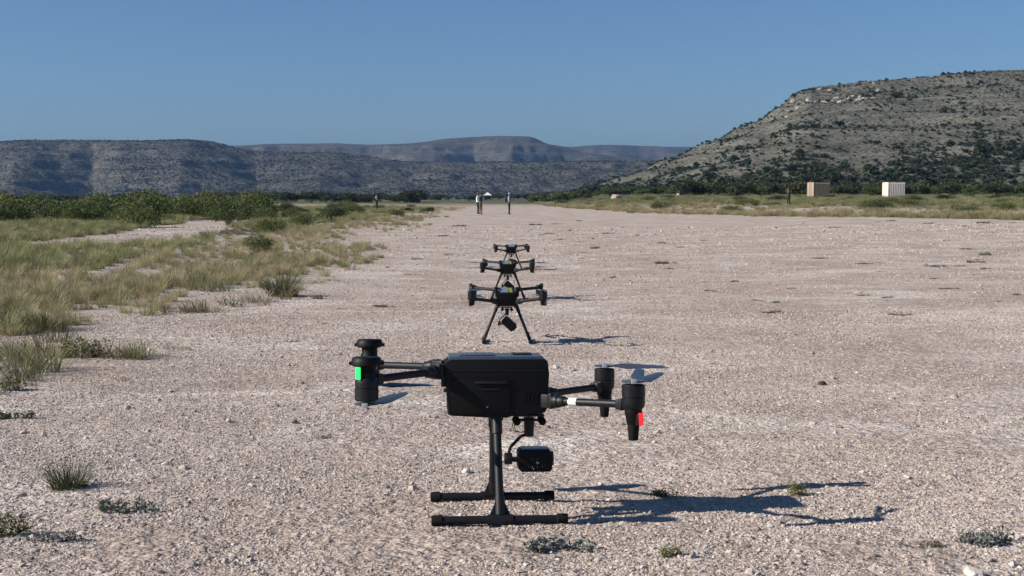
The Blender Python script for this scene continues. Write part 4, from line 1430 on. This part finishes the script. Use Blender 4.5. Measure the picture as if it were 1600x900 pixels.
on_ground('grass_tuft', dense_m[0], 97, 768, 0.4, (.42, .42, .62), 'grey-green grass tuft alone on the gravel at the lower left', 'grass tuft')
on_ground('mat_plant', grey_mat[0], 185, 806, -.25, (.42, .5, .45), 'flat grey plant on the gravel below the lone grass tuft', 'plant')
on_ground('mat_plant', grey_mat[1], 60, 855, .05, (.34, .35, .35), 'flat grey plant near the lower left corner', 'plant')
on_ground('mat_plant', green_mat[0], 4, 842, .3, (.30, .35, .40), 'small green plant cut by the left picture edge', 'plant')
on_ground('mat_plant', grey_mat[2], 880, 866, .18, (.46, .5, .45), 'flat grey plant on the gravel in front of the nearest drone', 'plant')
on_ground('mat_plant', grey_mat[0], 1562, 857, .05, (.36, .5, .45), 'flat grey plant near the lower right corner', 'plant')
on_ground('mat_plant', dark_mat[1], 1462, 864, .1, (.18, .3, .25), 'tiny dark plant left of the corner grey plant', 'plant')
on_ground('mat_plant', green_mat[1], 1252, 779, .3, (.20, .26, .30), 'small olive plant at the end of the drone shadow', 'plant')
on_ground('mat_plant', dark_mat[0], 1040, 780, .3, (.18, .26, .35), 'small dark plant inside the drone shadow', 'plant')
on_ground('mat_plant', green_mat[0], 1052, 878, .3, (.20, .25, .20), 'tiny yellowish plant right of the flat grey plant', 'plant')
on_ground('mat_plant', grey_mat[1], 503, 689, .2, (.15, .2, .25), 'tiny grey plant left of the landing skids', 'plant')
on_ground('mat_plant', green_mat[0], 125, 560, .2, (1.0, 1.1, 1.0), 'low bright green bush on the gravel below the grassy bank', 'plant')
on_ground('mat_plant', green_mat[1], 12, 612, .2, (.45, .6, .6), 'small green plant at the left picture edge', 'plant')
on_ground('mat_plant', dark_mat[2], 10, 657, .1, (.5, .5, .5), 'dark low plant at the left picture edge', 'plant')
on_ground('grass_tuft', dense_m[0], 70, 518, .3, (1.2, 1.2, 1.25), 'dense grey-green tuft beside the bright green bush', 'grass tuft')
on_ground('grass_tuft', olive_m[1], 12, 518, .3, (.7, .7, .62), 'bright olive tuft at the left picture edge', 'grass tuft')
on_ground('grass_tuft', dense_m[1], 440, 463, .9, (1.3, 1.3, 1.75), 'dense dark green tuft on the gravel at the runway edge', 'grass tuft')
on_ground('mat_plant', dark_mat[1], 495, 467, .3, (.3, .4, .6), 'small dark dead plant right of the dense green tuft', 'plant')
on_ground('grass_tuft', short_m[1], 370, 480, .2, (.7, .7, .75), 'small tuft at the foot of the grassy bank', 'grass tuft')
spots = [(508, 506), (465, 489), (530, 472), (600, 480), (455, 535), (660, 450), (880, 458), (1020, 473), (1060, 470), (1080, 491), (1480, 491), (1010, 405), (1040, 412), (1280, 400), (1235, 451), (1370, 433), (1375, 448),
         (1350, 462), (1388, 465), (1460, 417), (1510, 448), (1540, 420), (1590, 461), (1215, 473), (1300, 388), (1110, 390), (905, 378), (950, 365), (1110, 455), (1590, 420), (650, 405), (700, 398), (1185, 470), (870, 350),
         (1010, 382), (860, 365), (980, 372), (930, 388), (1150, 440)]
for _ in range(80):
    py = 345 + 150 * random.random() ** 1.4
    spots.append((random.uniform(560 if py < 420 else 480, 1600), py))
for i, (px, py) in enumerate(spots):
    x, y = at(px, py)
    if x < left_edge(y) or x > right_edge(y) or (abs(x) < .9 and y < 27): continue
    s = random.uniform(.2, 1.0) ** 1.4 * (.35 + y / 42)
    me = (dark_mat + grey_mat)[i % 5] if i % 3 else dark_mat[i % 3]
    place('mat_plant', me, (x, y, G(x, y) - .004), random.uniform(-1.2, 1.2), (s, s * random.uniform(.6, 1.4), s * random.uniform(.3, .8)), 'low weed flat on the open gravel of the runway', 'plant', 'flat weeds on the runway')

# ------------------------------------------------------------------ stones and gravel
def stone_mat():
    m, nt, b = new_mat('loose_stone')
    N, L = nt.nodes, nt.links
    oi = N.new('ShaderNodeObjectInfo')
    rp = N.new('ShaderNodeValToRGB')
    e = rp.color_ramp.elements
    e[0].position, e[0].color = 0, (0.17, 0.125, 0.10, 1)
    e[1].position, e[1].color = 1, (0.60, 0.55, 0.50, 1)
    for p, c in ((.08, (0.31, 0.255, 0.215)), (.5, (0.45, 0.382, 0.333)), (.9, (0.515, 0.455, 0.405))): e.new(p).color = (*c, 1)
    L.new(oi.outputs['Random'], rp.inputs[0])
    tc = N.new('ShaderNodeTexCoord')
    nz = N.new('ShaderNodeTexNoise'); nz.inputs['Scale'].default_value = 2.5; nz.inputs['Detail'].default_value = 5
    L.new(tc.outputs['Object'], nz.inputs['Vector'])
    mr = N.new('ShaderNodeMapRange'); mr.inputs['To Min'].default_value = .75; mr.inputs['To Max'].default_value = 1.25
    L.new(nz.outputs['Fac'], mr.inputs['Value'])
    mx = N.new('ShaderNodeMix'); mx.data_type = 'RGBA'; mx.blend_type = 'MULTIPLY'; mx.inputs[0].default_value = 1
    L.new(rp.outputs[0], mx.inputs[6]); L.new(mr.outputs[0], mx.inputs[7])
    L.new(mx.outputs[2], b.inputs['Base Color'])
    b.inputs['Roughness'].default_value = .95
    b.inputs['Specular IOR Level'].default_value = .2
    return m


STONE = stone_mat()
stone_src = [rock_mesh(20 + i, STONE, 2) for i in range(6)]
pebble_src = [rock_mesh(30 + i, STONE, 1, .5, 'pebble') for i in range(6)]

nn = 200000
d = 2.9 * (50 / 2.9) ** rng.uniform(size=nn) if False else None
# gravel: density falls with distance, pebbles too small to see far off are left to the ground's own texture
D = np.concatenate([rng.uniform(2.9, 5.5, 190000), 5.5 * (14 / 5.5) ** rng.uniform(size=190000), 14 * (60 / 14) ** rng.uniform(size=90000)])
U = rng.uniform(-0.47, 0.47, len(D))
X = U * D
clump = fbm(X / .35, D / .5, 3, 81)
clump2 = fbm(X / 1.3, D / 2.0, 2, 82)
keep = rng.uniform(size=len(D)) < np.clip(.58 + 1.2 * clump + 1.3 * clump2, .05, 1) * (1 - .75 * soil_mask(X, D))
X, D = X[keep], D[keep]
r_ = np.exp(rng.normal(math.log(.0034), .46, len(D)))
r_ = np.maximum(r_,   .00062 * D * np.exp(rng.normal(0, .3, len(D))))
n = len(D)
print('gravel', n)
rot = rng.uniform(0, 6.28, (n, 3)); rot[:, :2] *= .12
scl = np.stack([r_ * rng.uniform(.8, 1.3, n), r_ * rng.uniform(.8, 1.3, n), r_ * rng.uniform(.45, .85, n)], 1)
scatter('gravel', np.stack([X, D, gz_fine(X, D) - r_ * .08], 1), rot, scl, rng.integers(0, 6, n), pebble_src, 'loose pale pebbles covering the runway')
# the larger stones, one by one
placed = 0
while placed < 285:
    d = float(3.1 * (13 / 3.1) ** rng.uniform()); x = float(rng.uniform(-.42, .42) * d)
    if abs(x + .05) < .5 and 3.5 < d < 4.5: continue
    r0 = float(np.exp(rng.normal(math.log(.0082), .38))) * (.75 + d / 14)
    o = place('stone', stone_src[placed % 6], (x, d, float(gz_fine(np.array([x]), np.array([d]))[0]) + r0 * .25), float(rng.uniform(0, 6)),
              (r0 * float(rng.uniform(.9, 1.5)), r0 * float(rng.uniform(.8, 1.2)), r0 * float(rng.uniform(.55, .9))), 'loose pale stone lying on the gravel runway', 'stone', 'loose stones on the runway')
    placed += 1
M['darkstone'] = simple('dark_stone', (0.06, 0.04, 0.03), .9, var=.3, scale=2)
on_ground('stone', rock_mesh(77, M['darkstone'], 2), 1288, 603, .3, (.045, .036, .028), 'dark brown stone on the gravel right of the nearest drone', 'stone')

# ------------------------------------------------------------------ air
hz_m = bpy.data.materials.new('haze_air')
hz_m.use_nodes = True
hn = hz_m.node_tree
hn.nodes.clear()
ho = hn.nodes.new('ShaderNodeOutputMaterial')
pv = hn.nodes.new('ShaderNodeVolumePrincipled')
pv.inputs['Color'].default_value = (0.17, 0.32, 0.60, 1)
pv.inputs['Density'].default_value = 0.00013
pv.inputs['Anisotropy'].default_value = 0.2
hn.links.new(pv.outputs[0], ho.inputs['Volume'])
hz_o = MB().box((0, 4300, 150), (9400, 9400, 304)).build('haze', hz_m, None, 0)
tag(hz_o, 'thin blue haze lying over the distant hills', kind='stuff')
